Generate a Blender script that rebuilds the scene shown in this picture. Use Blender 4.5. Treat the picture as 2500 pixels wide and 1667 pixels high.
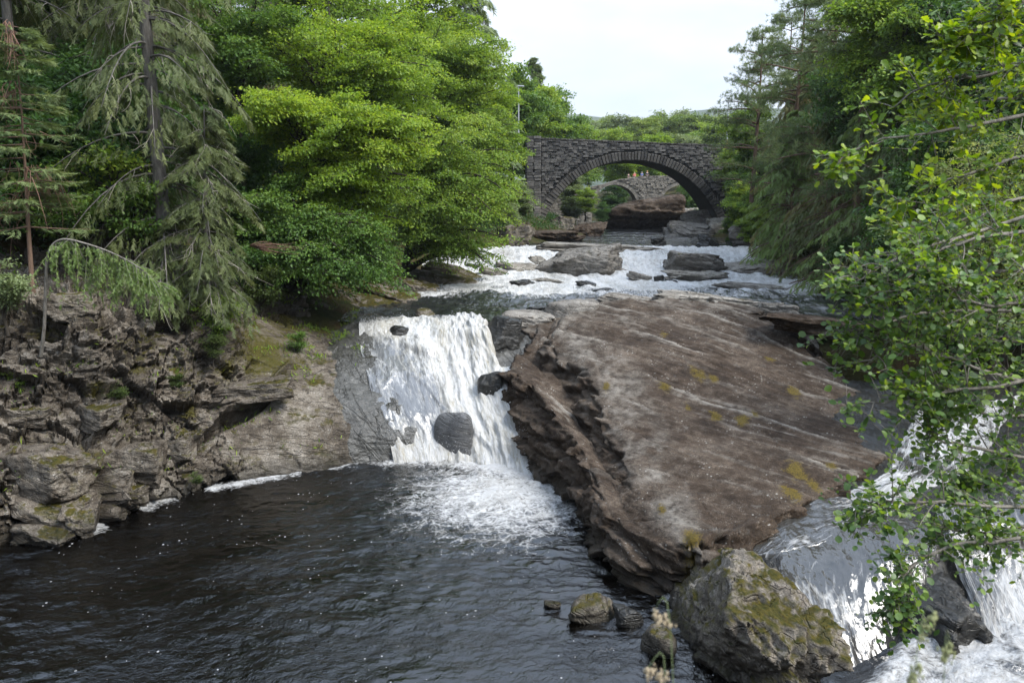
import bpy, math, random
import numpy as np
from mathutils import Vector

for o in list(bpy.data.objects):
    bpy.data.objects.remove(o)
scene = bpy.context.scene
col = scene.collection

# ------------------------------------------------------------------ camera, sky, sun
F = 1944.0                      # focal length in photograph pixels (28 mm lens)
PITCH = math.radians(9.86)
CAMZ = 10.0
cam_data = bpy.data.cameras.new('camera')
cam_data.lens = 28.0
cam_data.sensor_width = 36.0
cam_data.clip_end = 9000
cam_data.clip_start = 0.05
cam_data.dof.use_dof = True
cam_data.dof.focus_distance = 32.0
cam_data.dof.aperture_fstop = 4.0
cam = bpy.data.objects.new('camera', cam_data)
cam.location = (0, 0, CAMZ)
cam.rotation_euler = (math.radians(90) - PITCH, 0, 0)
col.objects.link(cam)
scene.camera = cam

SUN_EL, SUN_AZ = math.radians(50), math.radians(118)   # high, from the right and a little behind the camera
world = bpy.data.worlds.new('World')
scene.world = world
world.use_nodes = True
wn = world.node_tree
wn.nodes.clear()
def wnode(t, **kw):
    n = wn.nodes.new(t)
    for k, v in kw.items():
        setattr(n, k, v)
    return n
w_out = wnode('ShaderNodeOutputWorld')
w_bg = wnode('ShaderNodeBackground'); w_bg.inputs['Strength'].default_value = 0.10
w_sky = wnode('ShaderNodeTexSky', sky_type='NISHITA', sun_disc=False)
w_sky.sun_elevation = SUN_EL
w_sky.sun_rotation = SUN_AZ
w_tc = wnode('ShaderNodeTexCoord')
w_map = wnode('ShaderNodeMapping'); w_map.inputs['Scale'].default_value = (1.0, 1.0, 3.2)
w_noise = wnode('ShaderNodeTexNoise'); w_noise.inputs['Scale'].default_value = 2.1
w_noise.inputs['Detail'].default_value = 6; w_noise.inputs['Roughness'].default_value = 0.55
w_ramp = wnode('ShaderNodeValToRGB')
w_ramp.color_ramp.elements[0].position = 0.38; w_ramp.color_ramp.elements[0].color = (6.9, 7.5, 8.5, 1)
w_ramp.color_ramp.elements[1].position = 0.60; w_ramp.color_ramp.elements[1].color = (9.9, 10.0, 10.1, 1)
# overcast sky: thicker and brighter overhead than at the skyline, as a closed cloud layer is
w_sep = wnode('ShaderNodeSeparateXYZ')
w_zen = wnode('ShaderNodeMapRange'); w_zen.inputs['From Min'].default_value = 0.0; w_zen.inputs['From Max'].default_value = 1.0
w_zen.inputs['To Min'].default_value = 0.18; w_zen.inputs['To Max'].default_value = 0.56
w_mul = wnode('ShaderNodeVectorMath', operation='SCALE')
w_mix = wnode('ShaderNodeMixRGB'); w_mix.inputs['Fac'].default_value = 0.9
L = wn.links.new
L(w_tc.outputs['Generated'], w_map.inputs['Vector']); L(w_map.outputs['Vector'], w_noise.inputs['Vector'])
L(w_noise.outputs['Fac'], w_ramp.inputs['Fac']); L(w_tc.outputs['Generated'], w_sep.inputs['Vector'])
L(w_sep.outputs['Z'], w_zen.inputs['Value']); L(w_ramp.outputs['Color'], w_mul.inputs[0]); L(w_zen.outputs['Result'], w_mul.inputs['Scale'])
L(w_sky.outputs['Color'], w_mix.inputs['Color1']); L(w_mul.outputs['Vector'], w_mix.inputs['Color2'])
w_tint = wnode('ShaderNodeValToRGB'); w_tint.color_ramp.elements[0].position = 0.0; w_tint.color_ramp.elements[0].color = (1.0, 0.985, 0.965, 1); w_tint.color_ramp.elements[1].position = 0.75; w_tint.color_ramp.elements[1].color = (0.78, 0.92, 1.12, 1)   # thinner cloud overhead lets some blue through
w_mt = wnode('ShaderNodeMixRGB', blend_type='MULTIPLY'); w_mt.inputs['Fac'].default_value = 1.0
L(w_sep.outputs['Z'], w_tint.inputs['Fac']); L(w_mix.outputs['Color'], w_mt.inputs['Color1']); L(w_tint.outputs['Color'], w_mt.inputs['Color2'])
L(w_mt.outputs['Color'], w_bg.inputs['Color']); L(w_bg.outputs['Background'], w_out.inputs['Surface'])

sun_d = bpy.data.lights.new('sun', 'SUN')
sun_d.energy = 1.5; sun_d.angle = math.radians(30); sun_d.color = (1.0, 0.965, 0.9)
sun = bpy.data.objects.new('sun', sun_d)
sdir = Vector((math.sin(SUN_AZ) * math.cos(SUN_EL), math.cos(SUN_AZ) * math.cos(SUN_EL), math.sin(SUN_EL)))
sun.rotation_euler = sdir.to_track_quat('Z', 'Y').to_euler()
sun.location = (0, 0, 60)
col.objects.link(sun)

vs = scene.view_settings
vs.view_transform = 'Standard'; vs.look = 'None'; vs.exposure = 2.25; vs.gamma = 1.0
vs.use_curve_mapping = False

# ------------------------------------------------------------------ pixel -> place
cp, sp = math.cos(PITCH), math.sin(PITCH)
def ray(px, py):
    a = (px - 1250.0) / F; b = (833.5 - py) / F
    return np.array([a, cp + b * sp, -sp + b * cp])
def WY(px, py, Y):
    d = ray(px, py); return np.array([0, 0, CAMZ]) + d * (Y / d[1])
def WZ(px, py, z):
    d = ray(px, py); return np.array([0, 0, CAMZ]) + d * ((z - CAMZ) / d[2])
def WP(px, Y, z):                       # column px, known distance and height
    t = Y * cp - (z - CAMZ) * sp
    return np.array([(px - 1250.0) / F * t, Y, z])
def CP(c):
    return {'z': WZ, 'Y': WY, 'p': WP}[c[0]](*c[1:])

# ------------------------------------------------------------------ noise
_rng = np.random.RandomState(7)
_perm = np.concatenate([_rng.permutation(512)] * 3)
_grad = _rng.normal(size=(512, 3)); _grad /= np.linalg.norm(_grad, axis=1)[:, None]
def perlin(p):
    p = np.asarray(p, float)
    i = np.floor(p).astype(np.int64); f = p - i; i &= 511
    u = f * f * f * (f * (f * 6 - 15) + 10)
    r = np.zeros(len(p))
    for dx in (0, 1):
        for dy in (0, 1):
            for dz in (0, 1):
                h = _perm[(_perm[(_perm[(i[:, 0] + dx) & 511] + i[:, 1] + dy) & 511] + i[:, 2] + dz) & 511]
                g = _grad[h]
                d = g[:, 0] * (f[:, 0] - dx) + g[:, 1] * (f[:, 1] - dy) + g[:, 2] * (f[:, 2] - dz)
                w = (u[:, 0] if dx else 1 - u[:, 0]) * (u[:, 1] if dy else 1 - u[:, 1]) * (u[:, 2] if dz else 1 - u[:, 2])
                r += w * d
    return r * 1.5
def fbm(p, o=4, g=0.5, ridge=False):
    p = np.asarray(p, float); a = 1.0; s = np.zeros(len(p)); n = 0
    for k in range(o):
        v = perlin(p * (2.03 ** k) + 17.3 * k)
        if ridge: v = 1 - 2 * np.abs(v)
        s += a * v; n += a; a *= g
    return s / n
def worley(p, box=False):
    """F1, F2, cell id and offset to the cell point"""
    p = np.asarray(p, float); i = np.floor(p).astype(np.int64)
    f1 = np.full(len(p), 9.0); f2 = np.full(len(p), 9.0); cid = np.zeros(len(p), int); off = np.zeros((len(p), 3))
    for dx in (-1, 0, 1):
        for dy in (-1, 0, 1):
            for dz in (-1, 0, 1):
                c = i + (dx, dy, dz)
                h = _perm[(_perm[(_perm[c[:, 0] & 511] + c[:, 1]) & 511] + c[:, 2]) & 511]
                q = c + 0.5 + 0.42 * _grad[h]
                d = np.abs(p - q).max(1) + 0.12 * np.abs(p - q).sum(1) if box else np.linalg.norm(p - q, axis=1)
                near = d < f1
                f2 = np.where(near, f1, np.minimum(f2, d))
                cid = np.where(near, h, cid)
                off = np.where(near[:, None], p - q, off)
                f1 = np.where(near, d, f1)
    return f1, f2, cid, off
_cellr = _rng.rand(512); _cellv = _rng.normal(size=(512, 3))
def sstep(a, b, x):
    t = np.clip((x - a) / (b - a), 0, 1); return t * t * (3 - 2 * t)

# ------------------------------------------------------------------ mesh helpers
def mesh_np(name, v, tris=None, quads=None, smooth=True):
    me = bpy.data.meshes.new(name)
    v = np.ascontiguousarray(v, np.float32)
    nt = 0 if tris is None else len(tris); nq = 0 if quads is None else len(quads)
    me.vertices.add(len(v)); me.vertices.foreach_set('co', v.ravel())
    idx = []
    st = []
    if nt: idx.append(np.asarray(tris).ravel())
    if nq: idx.append(np.asarray(quads).ravel())
    idx = np.concatenate(idx).astype(np.int32)
    start = np.concatenate([np.arange(nt) * 3, nt * 3 + np.arange(nq) * 4]).astype(np.int32)
    me.loops.add(len(idx)); me.loops.foreach_set('vertex_index', idx)
    me.polygons.add(nt + nq)
    me.polygons.foreach_set('loop_start', start)
    me.update(calc_edges=True)
    me.polygons.foreach_set('use_smooth', np.full(nt + nq, bool(smooth)))
    me.validate()
    return me
def fattr(me, name, vals, domain='POINT'):
    a = me.attributes.new(name, 'FLOAT', domain)
    a.data.foreach_set('value', np.ascontiguousarray(vals, np.float32))
def cattr(me, name, uv):
    a = me.attributes.new(name, 'FLOAT_VECTOR', 'POINT')
    v = np.zeros((len(uv), 3), np.float32); v[:, :uv.shape[1]] = uv
    a.data.foreach_set('vector', v.ravel())
def obj(name, me, m=None, parent=None, label=None, cat=None, group=None, kind=None, loc=None):
    o = bpy.data.objects.new(name, me); col.objects.link(o)
    if m is not None and me is not None and len(me.materials) == 0: me.materials.append(m)
    if parent is not None: o.parent = parent
    if loc is not None: o.location = [float(c) for c in loc]
    if label: o['label'] = label
    if cat: o['category'] = cat
    if group: o['group'] = group
    if kind: o['kind'] = kind
    return o
def grid_quads(nu, nv):
    a = np.arange(nu * nv).reshape(nu, nv)
    return np.stack([a[:-1, :-1], a[:-1, 1:], a[1:, 1:], a[1:, :-1]], -1).reshape(-1, 4)
def grid_normals(P):
    du = np.gradient(P, axis=0); dv = np.gradient(P, axis=1)
    n = np.cross(du, dv); l = np.linalg.norm(n, axis=2)[..., None]
    return n / np.maximum(l, 1e-9)
def resample(C, n, smooth=True):
    """resample axis 0 of C (k,...,3) to n samples, Catmull-Rom or linear"""
    k = C.shape[0]; t = np.linspace(0, k - 1, n); i = np.minimum(t.astype(int), k - 2); f = (t - i).reshape((-1,) + (1,) * (C.ndim - 1))
    p1, p2 = C[i], C[i + 1]
    if not smooth: return p1 + (p2 - p1) * f
    p0 = C[np.maximum(i - 1, 0)]; p3 = C[np.minimum(i + 2, k - 1)]
    return 0.5 * (2 * p1 + (p2 - p0) * f + (2 * p0 - 5 * p1 + 4 * p2 - p3) * f ** 2 + (3 * p1 - p0 - 3 * p2 + p3) * f ** 3)
def arc_resample(C, n, soft=0.35):
    """each row polyline (k,3) -> n points evenly by length, corners slightly rounded"""
    out = np.zeros((C.shape[0], n, 3))
    for r in range(C.shape[0]):
        D = resample(C[r], 12 * C.shape[1], True) * soft + resample(C[r], 12 * C.shape[1], False) * (1 - soft)
        s = np.concatenate([[0], np.cumsum(np.linalg.norm(np.diff(D, axis=0), axis=1))])
        q = np.linspace(0, s[-1], n)
        for a in range(3): out[r, :, a] = np.interp(q, s, D[:, a])
    return out
def tps(ctrl, smooth=0.0):
    """thin plate spline z(x,y)"""
    c = np.asarray(ctrl, float); xy = c[:, :2]; n = len(c)
    def U(r2): return np.where(r2 > 1e-9, r2 * np.log(np.maximum(r2, 1e-9)), 0)
    K = U(((xy[:, None] - xy[None]) ** 2).sum(-1)) + np.eye(n) * smooth
    Pm = np.hstack([np.ones((n, 1)), xy]); A = np.zeros((n + 3, n + 3))
    A[:n, :n] = K; A[:n, n:] = Pm; A[n:, :n] = Pm.T
    w = np.linalg.solve(A, np.concatenate([c[:, 2], np.zeros(3)]))
    def f(x, y):
        q = np.stack([np.ravel(x), np.ravel(y)], -1); out = np.zeros(len(q))
        for s in range(0, len(q), 20000):
            qq = q[s:s + 20000]
            out[s:s + 20000] = U(((qq[:, None] - xy[None]) ** 2).sum(-1)) @ w[:n] + w[n] + qq @ w[n + 1:]
        return out.reshape(np.shape(x))
    return f

# ------------------------------------------------------------------ materials
class NT:
    def __init__(s, name):
        s.m = bpy.data.materials.new(name); s.m.use_nodes = True; s.t = s.m.node_tree
        s.t.nodes.clear(); s.out = s.n('ShaderNodeOutputMaterial')
    def n(s, t, **kw):
        n = s.t.nodes.new(t)
        for k, v in kw.items():
            if k in n.bl_rna.properties: setattr(n, k, v)
            else: n.inputs[k].default_value = v
        return n
    def l(s, a, b): s.t.links.new(a, b)
    def coords(s, scale=(1, 1, 1), rot=(0, 0, 0), src='Object'):
        tc = s.n('ShaderNodeTexCoord'); mp = s.n('ShaderNodeMapping')
        if any(rot):      # rotated frame first, then stretch inside it
            mp.vector_type = 'TEXTURE'; scale = tuple(1.0 / s_ for s_ in scale)
        mp.inputs['Scale'].default_value = scale; mp.inputs['Rotation'].default_value = rot
        s.l(tc.outputs[src], mp.inputs['Vector']); return mp.outputs['Vector']
    def attr(s, name): return s.n('ShaderNodeAttribute', attribute_name=name)
    def noise(s, vec, scale, detail=5, rough=0.55, dist=0.0):
        n = s.n('ShaderNodeTexNoise'); n.inputs['Scale'].default_value = scale; n.inputs['Detail'].default_value = detail
        n.inputs['Roughness'].default_value = rough; n.inputs['Distortion'].default_value = dist
        s.l(vec, n.inputs['Vector']); return n.outputs['Fac']
    def voro(s, vec, scale, feature='F1', out='Distance', rnd=1.0):
        n = s.n('ShaderNodeTexVoronoi', feature=feature); n.inputs['Scale'].default_value = scale
        n.inputs['Randomness'].default_value = rnd
        s.l(vec, n.inputs['Vector']); return n.outputs[out]
    def ramp(s, fac, stops, interp='LINEAR'):
        r = s.n('ShaderNodeValToRGB'); cr = r.color_ramp; cr.interpolation = interp
        while len(cr.elements) < len(stops): cr.elements.new(0.5)
        for e, (p, c) in zip(cr.elements, stops):
            e.position = p; e.color = (c, c, c, 1) if np.isscalar(c) else (*c, 1)
        s.l(fac, r.inputs['Fac']); return r.outputs['Color']
    def mix(s, fac, a, b, mode='MIX'):
        m = s.n('ShaderNodeMixRGB', blend_type=mode)
        for sock, v in ((m.inputs['Fac'], fac), (m.inputs['Color1'], a), (m.inputs['Color2'], b)):
            if hasattr(v, 'is_linked'): s.l(v, sock)
            elif np.isscalar(v): sock.default_value = v if sock.type == 'VALUE' else (v, v, v, 1)
            else: sock.default_value = (*v, 1)
        return m.outputs['Color']
    def math(s, op, a, b=0.0, clamp=False):
        m = s.n('ShaderNodeMath', operation=op, use_clamp=clamp)
        for sock, v in ((m.inputs[0], a), (m.inputs[1], b)):
            if hasattr(v, 'is_linked'): s.l(v, sock)
            else: sock.default_value = v
        return m.outputs[0]
    def maprange(s, v, a, b, c=0.0, d=1.0):
        m = s.n('ShaderNodeMapRange')
        s.l(v, m.inputs['Value'])
        for k, x in zip(('From Min', 'From Max', 'To Min', 'To Max'), (a, b, c, d)): m.inputs[k].default_value = x
        return m.outputs['Result']
    def bump(s, h, strength, dist, normal=None):
        b = s.n('ShaderNodeBump'); b.inputs['Strength'].default_value = strength; b.inputs['Distance'].default_value = dist
        s.l(h, b.inputs['Height'])
        if normal is not None: s.l(normal, b.inputs['Normal'])
        return b.outputs['Normal']
    def bsdf(s, color, rough, normal=None, spec=0.5, ior=None):
        b = s.n('ShaderNodeBsdfPrincipled')
        for k, v in (('Base Color', color), ('Roughness', rough)):
            if hasattr(v, 'is_linked'): s.l(v, b.inputs[k])
            elif k == 'Base Color': b.inputs[k].default_value = (*v, 1)
            else: b.inputs[k].default_value = v
        b.inputs['Specular IOR Level'].default_value = spec
        if ior: b.inputs['IOR'].default_value = ior
        if normal is not None: s.l(normal, b.inputs['Normal'])
        return b.outputs['BSDF']
    def done(s, sh): s.l(sh, s.out.inputs['Surface']); return s.m

RK = 0.72
def rock_mat(name, c1, c2, c3, bed=(0.0, 0.0, 0.0), bedscale=(0.35, 0.35, 3.2), lichen=0.5, moss=0.3, moss_c=((0.022, 0.028, 0.006), (0.085, 0.066, 0.011)),
             wet=None, wetw=0.5, bump=1.0, src='Object', streak=0.6, cracks=True, attrs=False, attr_moss=((0.035, 0.03, 0.008), (0.105, 0.072, 0.014))):
    """layered schist: mottled colour, bedding streaks, pale lichen, moss and a wet band near water"""
    t = NT(name); c1, c2, c3 = (tuple(RK * x for x in c) for c in (c1, c2, c3)); moss_c = tuple(tuple(RK * x for x in c) for c in moss_c)
    v = t.coords(src=src); vb = t.coords(scale=bedscale, rot=bed, src=src)
    big = t.noise(v, 0.55, 3, 0.6); mid = t.noise(v, 3.2, 5, 0.68); fine = t.noise(v, 26, 3, 0.7)
    st = t.noise(vb, 2.2, 5, 0.66, 0.4)
    c = t.ramp(t.math('ADD', t.math('MULTIPLY', big, 0.55), t.math('MULTIPLY', mid, 0.5)), [(0.36, c1), (0.5, c2), (0.66, c3)])
    c = t.mix(streak, c, t.ramp(st, [(0.3, 0.38), (0.5, 0.85), (0.7, 1.35)]), 'MULTIPLY')
    c = t.mix(0.75, c, t.ramp(fine, [(0.3, 0.32), (0.5, 1.0), (0.72, 1.9)]), 'MULTIPLY')
    # cracks
    cr = t.math('ABSOLUTE', t.math('SUBTRACT', t.noise(vb, 0.9, 3, 0.6, 0.8), 0.5))
    if cracks: c = t.mix(t.ramp(cr, [(0.0, 0.8), (0.012, 0.0)]), c, (0.02, 0.017, 0.015))
    # pale crustose lichen: clustered spots of uneven size
    lm = t.noise(v, 1.1, 4, 0.6)
    sp1 = t.voro(t.mix(0.06, v, t.n('ShaderNodeTexNoise', Scale=9.0).outputs['Color']), 7.5)
    sp2 = t.voro(v, 21)
    s1 = t.math('MULTIPLY', t.ramp(sp1, [(0.16, 1.0), (0.24, 0.0)]), t.ramp(lm, [(0.60 - 0.12 * lichen, 0.0), (0.70 - 0.1 * lichen, 1.0)]))
    s2 = t.math('MULTIPLY', t.ramp(sp2, [(0.15, 1.0), (0.24, 0.0)]), t.ramp(mid, [(0.58 - 0.12 * lichen, 0.0), (0.68 - 0.1 * lichen, 0.9)]))
    crust = t.ramp(t.noise(v, 2.1, 5, 0.75), [(0.62 - 0.05 * lichen, 0.0), (0.72, 0.55 * lichen)])
    li = t.math('MAXIMUM', t.math('MAXIMUM', s1, s2), crust)
    c = t.mix(t.math('MULTIPLY', li, min(1.0, 0.55 + 0.3 * lichen)), c, t.mix(fine, (0.17, 0.16, 0.14), (0.37, 0.355, 0.33)))
    # moss on ledges
    if moss > 0:
        geo = t.n('ShaderNodeNewGeometry'); sx = t.n('ShaderNodeSeparateXYZ'); t.l(geo.outputs['Normal'], sx.inputs[0])
        up = t.maprange(sx.outputs['Z'], 0.15, 0.85)
        mm = t.noise(v, 0.9, 4, 0.65)
        mk = t.math('MULTIPLY', t.ramp(mm, [(0.66 - 0.24 * moss, 0.0), (0.72 - 0.24 * moss, 1.0)]), up)
        c = t.mix(mk, c, t.ramp(t.noise(v, 7, 5, 0.7), [(0.35, moss_c[0]), (0.65, moss_c[1])]))
    if attrs:      # lichen-pale broken bed edges and ochre moss cushions, placed on the mesh
        ed = t.attr('edge').outputs['Fac']; mo = t.attr('moss').outputs['Fac']
        c = t.mix(t.math('MULTIPLY', ed, t.ramp(mid, [(0.35, 0.15), (0.6, 0.85)])), c, t.mix(fine, (0.11, 0.097, 0.08), (0.30, 0.275, 0.24)))
        c = t.mix(t.maprange(t.math('ADD', mo, t.math('ADD', t.math('MULTIPLY', t.math('SUBTRACT', mid, 0.5), 1.5), t.math('MULTIPLY', t.math('SUBTRACT', fine, 0.5), 0.9))), 0.42, 0.68), c, t.ramp(fine, [(0.35, attr_moss[0]), (0.65, attr_moss[1])]))
    rough = 0.82
    if wet is not None:
        g2 = t.n('ShaderNodeNewGeometry'); s2_ = t.n('ShaderNodeSeparateXYZ'); t.l(g2.outputs['Position'], s2_.inputs[0])
        z = t.math('ADD', s2_.outputs['Z'], t.math('MULTIPLY', t.math('SUBTRACT', mid, 0.5), 0.9))
        wm = t.maprange(z, wet, wet + wetw, 1.0, 0.0)
        c = t.mix(t.math('MULTIPLY', wm, 0.72), c, (0.012, 0.011, 0.008))
        rough = t.maprange(z, wet, wet + wetw, 0.28, 0.82)
    h = t.math('ADD', t.math('MULTIPLY', t.math('ADD', mid, st), 0.5), t.math('MULTIPLY', fine, 0.16))
    if cracks: h = t.math('SUBTRACT', h, t.math('MULTIPLY', t.ramp(cr, [(0.0, 1.0), (0.018, 0.0)]), 0.25))
    return t.done(t.bsdf(c, rough, t.bump(h, 0.9 * bump, 0.12), 0.35 if wet is not None and wet > 10 else 0.14))
cy_ = scene.cycles
cy_.max_bounces = 5; cy_.diffuse_bounces = 3; cy_.glossy_bounces = 2; cy_.transmission_bounces = 2; cy_.transparent_max_bounces = 4
cy_.caustics_reflective = False; cy_.caustics_refractive = False
# ------------------------------------------------------------------ surface materials
M_slab = rock_mat('slab_rock', (0.027, 0.0185, 0.0125), (0.057, 0.040, 0.0275), (0.118, 0.090, 0.067), bed=(0.0, 0.0, -0.69), bedscale=(0.3, 1.5, 1.5), lichen=0.55, moss=0.0, wet=0.05, wetw=0.9, streak=0.62, cracks=False, attrs=True)
M_cliff = rock_mat('cliff_rock', (0.055, 0.044, 0.034), (0.13, 0.108, 0.084), (0.26, 0.23, 0.192), bed=(0.0, 0.22, 0.0), bedscale=(0.5, 0.5, 3.0), lichen=0.75, moss=0.6, wet=0.1, wetw=0.7, bump=1.2, streak=0.4, attrs=True, attr_moss=((0.022, 0.024, 0.006), (0.07, 0.058, 0.012)))
M_grey = rock_mat('grey_schist', (0.15, 0.134, 0.112), (0.27, 0.245, 0.21), (0.42, 0.39, 0.345), bed=(0.1, 0.1, 0.3), bedscale=(0.4, 0.4, 3.0), lichen=0.35, moss=0.2, src='Object')
M_pale = rock_mat('pale_rock', (0.14, 0.125, 0.108), (0.22, 0.2, 0.175), (0.34, 0.315, 0.28), bed=(0.1, 0.1, 0.3), bedscale=(0.5, 0.5, 2.5), lichen=0.6, moss=0.15)
M_wet = rock_mat('wet_rock', (0.018, 0.018, 0.017), (0.04, 0.04, 0.04), (0.085, 0.085, 0.085), bed=(0.2, 0.1, 0.3), lichen=-0.6, moss=0.0, wet=50.0, streak=0.25)
M_wetslab = rock_mat('wet_slab_rock', (0.13, 0.128, 0.12), (0.23, 0.228, 0.215), (0.35, 0.345, 0.325), bed=(0.0, 0.9, 0.2), bedscale=(0.3, 0.5, 2.0), lichen=-0.8, moss=0.1, wet=50.0)
M_wetgrey = rock_mat('wet_grey_rock', (0.22, 0.225, 0.235), (0.33, 0.335, 0.35), (0.45, 0.45, 0.46), bed=(0.2, 0.1, 0.3), lichen=-1.0, moss=0.0, wet=50.0, streak=0.2)
M_mossy = rock_mat('mossy_rock', (0.09, 0.078, 0.063), (0.175, 0.15, 0.122), (0.30, 0.268, 0.226), bed=(0.3, 0.1, 0.3), bedscale=(0.8, 0.8, 1.6), lichen=0.55, moss=1.0, wet=0.15, wetw=0.5)

def ground_mat():
    t = NT('forest_floor'); v = t.coords()
    a = t.noise(v, 0.7, 6, 0.65); b = t.noise(v, 6, 6, 0.7)
    c = t.ramp(a, [(0.35, (0.02, 0.03, 0.008)), (0.5, (0.045, 0.042, 0.015)), (0.65, (0.06, 0.04, 0.02))])
    c = t.mix(0.8, c, t.ramp(b, [(0.3, 0.4), (0.7, 1.5)]), 'MULTIPLY')
    return t.done(t.bsdf(c, 0.95, t.bump(b, 1.0, 0.2), 0.1))
def hill_mat():
    t = NT('hill_heather'); v = t.coords(); a = t.noise(v, 0.006, 7, 0.6)
    return t.done(t.bsdf(t.ramp(a, [(0.35, (0.035, 0.05, 0.03)), (0.65, (0.075, 0.09, 0.05))]), 1.0, None, 0.0))
M_ground = ground_mat(); M_hill = hill_mat()

def water_mat(name, deep=(0.0009, 0.0007, 0.0005), rip=14.0, ripd=0.03, fscale=(1, 1, 1), lace_w=0.10, foam_c=((0.25, 0.24, 0.215), (0.48, 0.48, 0.48)), stretch=(1.0, 0.35, 1.0), film=None, speck=False):
    t = NT(name)
    fl = t.attr('flow').outputs['Vector']; fo = t.attr('foam').outputs['Fac']
    mp = t.n('ShaderNodeMapping'); mp.inputs['Scale'].default_value = stretch; t.l(fl, mp.inputs['Vector']); fv = mp.outputs['Vector']
    n1 = t.noise(fv, 1.6, 7, 0.68, 0.6); n2 = t.noise(fv, 7.0, 6, 0.7, 0.9)
    net = t.voro(t.mix(0.12, fv, t.n('ShaderNodeTexNoise', Scale=3.0).outputs['Color']), 3.0, 'DISTANCE_TO_EDGE')
    lace = t.ramp(net, [(0.0, 1.0), (0.11, 0.0)])
    k = t.math('ADD', t.math('MULTIPLY', n1, 0.75), t.math('MULTIPLY', n2, 0.6))
    k = t.math('ADD', k, t.math('MULTIPLY', lace, lace_w))
    k = t.math('ADD', k, t.math('MULTIPLY', fo, 0.95))
    fm = t.maprange(k, 1.16, 1.46)
    fm = t.math('MULTIPLY', fm, t.maprange(fo, 0.02, 0.14))
    w = t.coords()
    if speck:      # drifting flecks of foam
        sv = t.voro(w, 5.5); sn = t.ramp(t.noise(w, 0.5, 4, 0.6), [(0.40, 0.0), (0.58, 1.0)])
        col_ = t.n('ShaderNodeTexVoronoi'); col_.inputs['Scale'].default_value = 5.5; t.l(w, col_.inputs['Vector'])
        sc = t.n('ShaderNodeSeparateColor'); t.l(col_.outputs['Color'], sc.inputs[0])
        lim = t.math('MULTIPLY', t.maprange(sc.outputs[0], 0.25, 1.0, 0.0, 0.17), sn)
        sk = t.math('LESS_THAN', sv, lim)
        fm = t.math('MAXIMUM', fm, t.math('MULTIPLY', sk, 0.75))
    body = deep
    if film is not None:
        body = t.mix(t.noise(fv, 3.5, 6, 0.65), film[0], film[1])
    r1 = t.noise(fv, rip * 0.35, 5, 0.6, 0.8); r2 = t.noise(fv, rip, 3, 0.6, 0.5)
    gust = t.ramp(t.noise(fl, 0.28, 3, 0.5), [(0.35, 0.35), (0.65, 1.3)])
    nb = t.bump(t.math('MULTIPLY', t.math('ADD', r1, t.math('MULTIPLY', r2, 0.6)), gust), 1.0, ripd)
    wb = t.bsdf(body, 0.02, nb, 0.5, 1.7)
    fb = t.bump(t.math('ADD', t.math('ADD', n2, n1), t.math('MULTIPLY', t.noise(fv, 22, 4, 0.7), 0.5)), 0.9, 0.11)
    fcol = t.ramp(t.math('ADD', t.math('MULTIPLY', n2, 0.6), t.math('MULTIPLY', t.noise(fv, 0.55, 3), 0.4)), [(0.36, foam_c[0]), (0.56, foam_c[1])])
    fs = t.bsdf(fcol, 0.7, fb, 0.2)
    ms = t.n('ShaderNodeMixShader'); t.l(fm, ms.inputs[0]); t.l(wb, ms.inputs[1]); t.l(fs, ms.inputs[2])
    return t.done(ms.outputs[0])
M_pool = water_mat('peat_pool_water', rip=9.0, ripd=0.042, stretch=(1.0, 0.6, 1.0), speck=True)
M_river = water_mat('river_water', deep=(0.016, 0.017, 0.018), rip=5.0, ripd=0.2, stretch=(0.9, 0.3, 1.0))
M_fall = water_mat('waterfall_water', rip=6.0, ripd=0.05, stretch=(1.5, 0.42, 1.0), film=((0.06, 0.06, 0.062), (0.16, 0.165, 0.17)), lace_w=0.13, foam_c=((0.28, 0.255, 0.195), (0.5, 0.5, 0.497)))
M_slide = water_mat('slide_water', rip=7.0, ripd=0.05, stretch=(1.6, 0.3, 1.0), film=((0.018, 0.017, 0.014), (0.055, 0.053, 0.05)), lace_w=0.2)

# ------------------------------------------------------------------ terrain
def X(px, Y, z=5): return WP(px, Y, z)[0]
def river_z(Y):
    return np.interp(Y, [36.5, 38.6, 41, 50, 56, 58, 60.5, 62.6, 66, 75, 95, 130, 200, 400], [4.45, 4.6, 4.68, 4.72, 4.78, 4.95, 5.25, 5.75, 6.1, 6.2, 6.3, 6.5, 7, 9])
left_shore = np.array([[30, -12.5], [36, -8.4], [40, -8.2], [46, -8.0], [52, -7.0], [60, -5.6], [66, -3.6], [72, 0.0], [80, 3.5], [90, 8.0], [100, 9.0], [115, 9.5], [135, 9.0], [200, 5], [400, 0]])
right_shore = np.array([[30, 16], [40, 19], [50, 21.5], [60, 22.0], [66, 22.5], [75, 23.5], [90, 23.2], [100, 22.5], [115, 22.5], [135, 30], [200, 30], [400, 26]])
def bank(Y):
    return np.interp(Y, left_shore[:, 0], left_shore[:, 1]), np.interp(Y, right_shore[:, 0], right_shore[:, 1])
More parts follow.
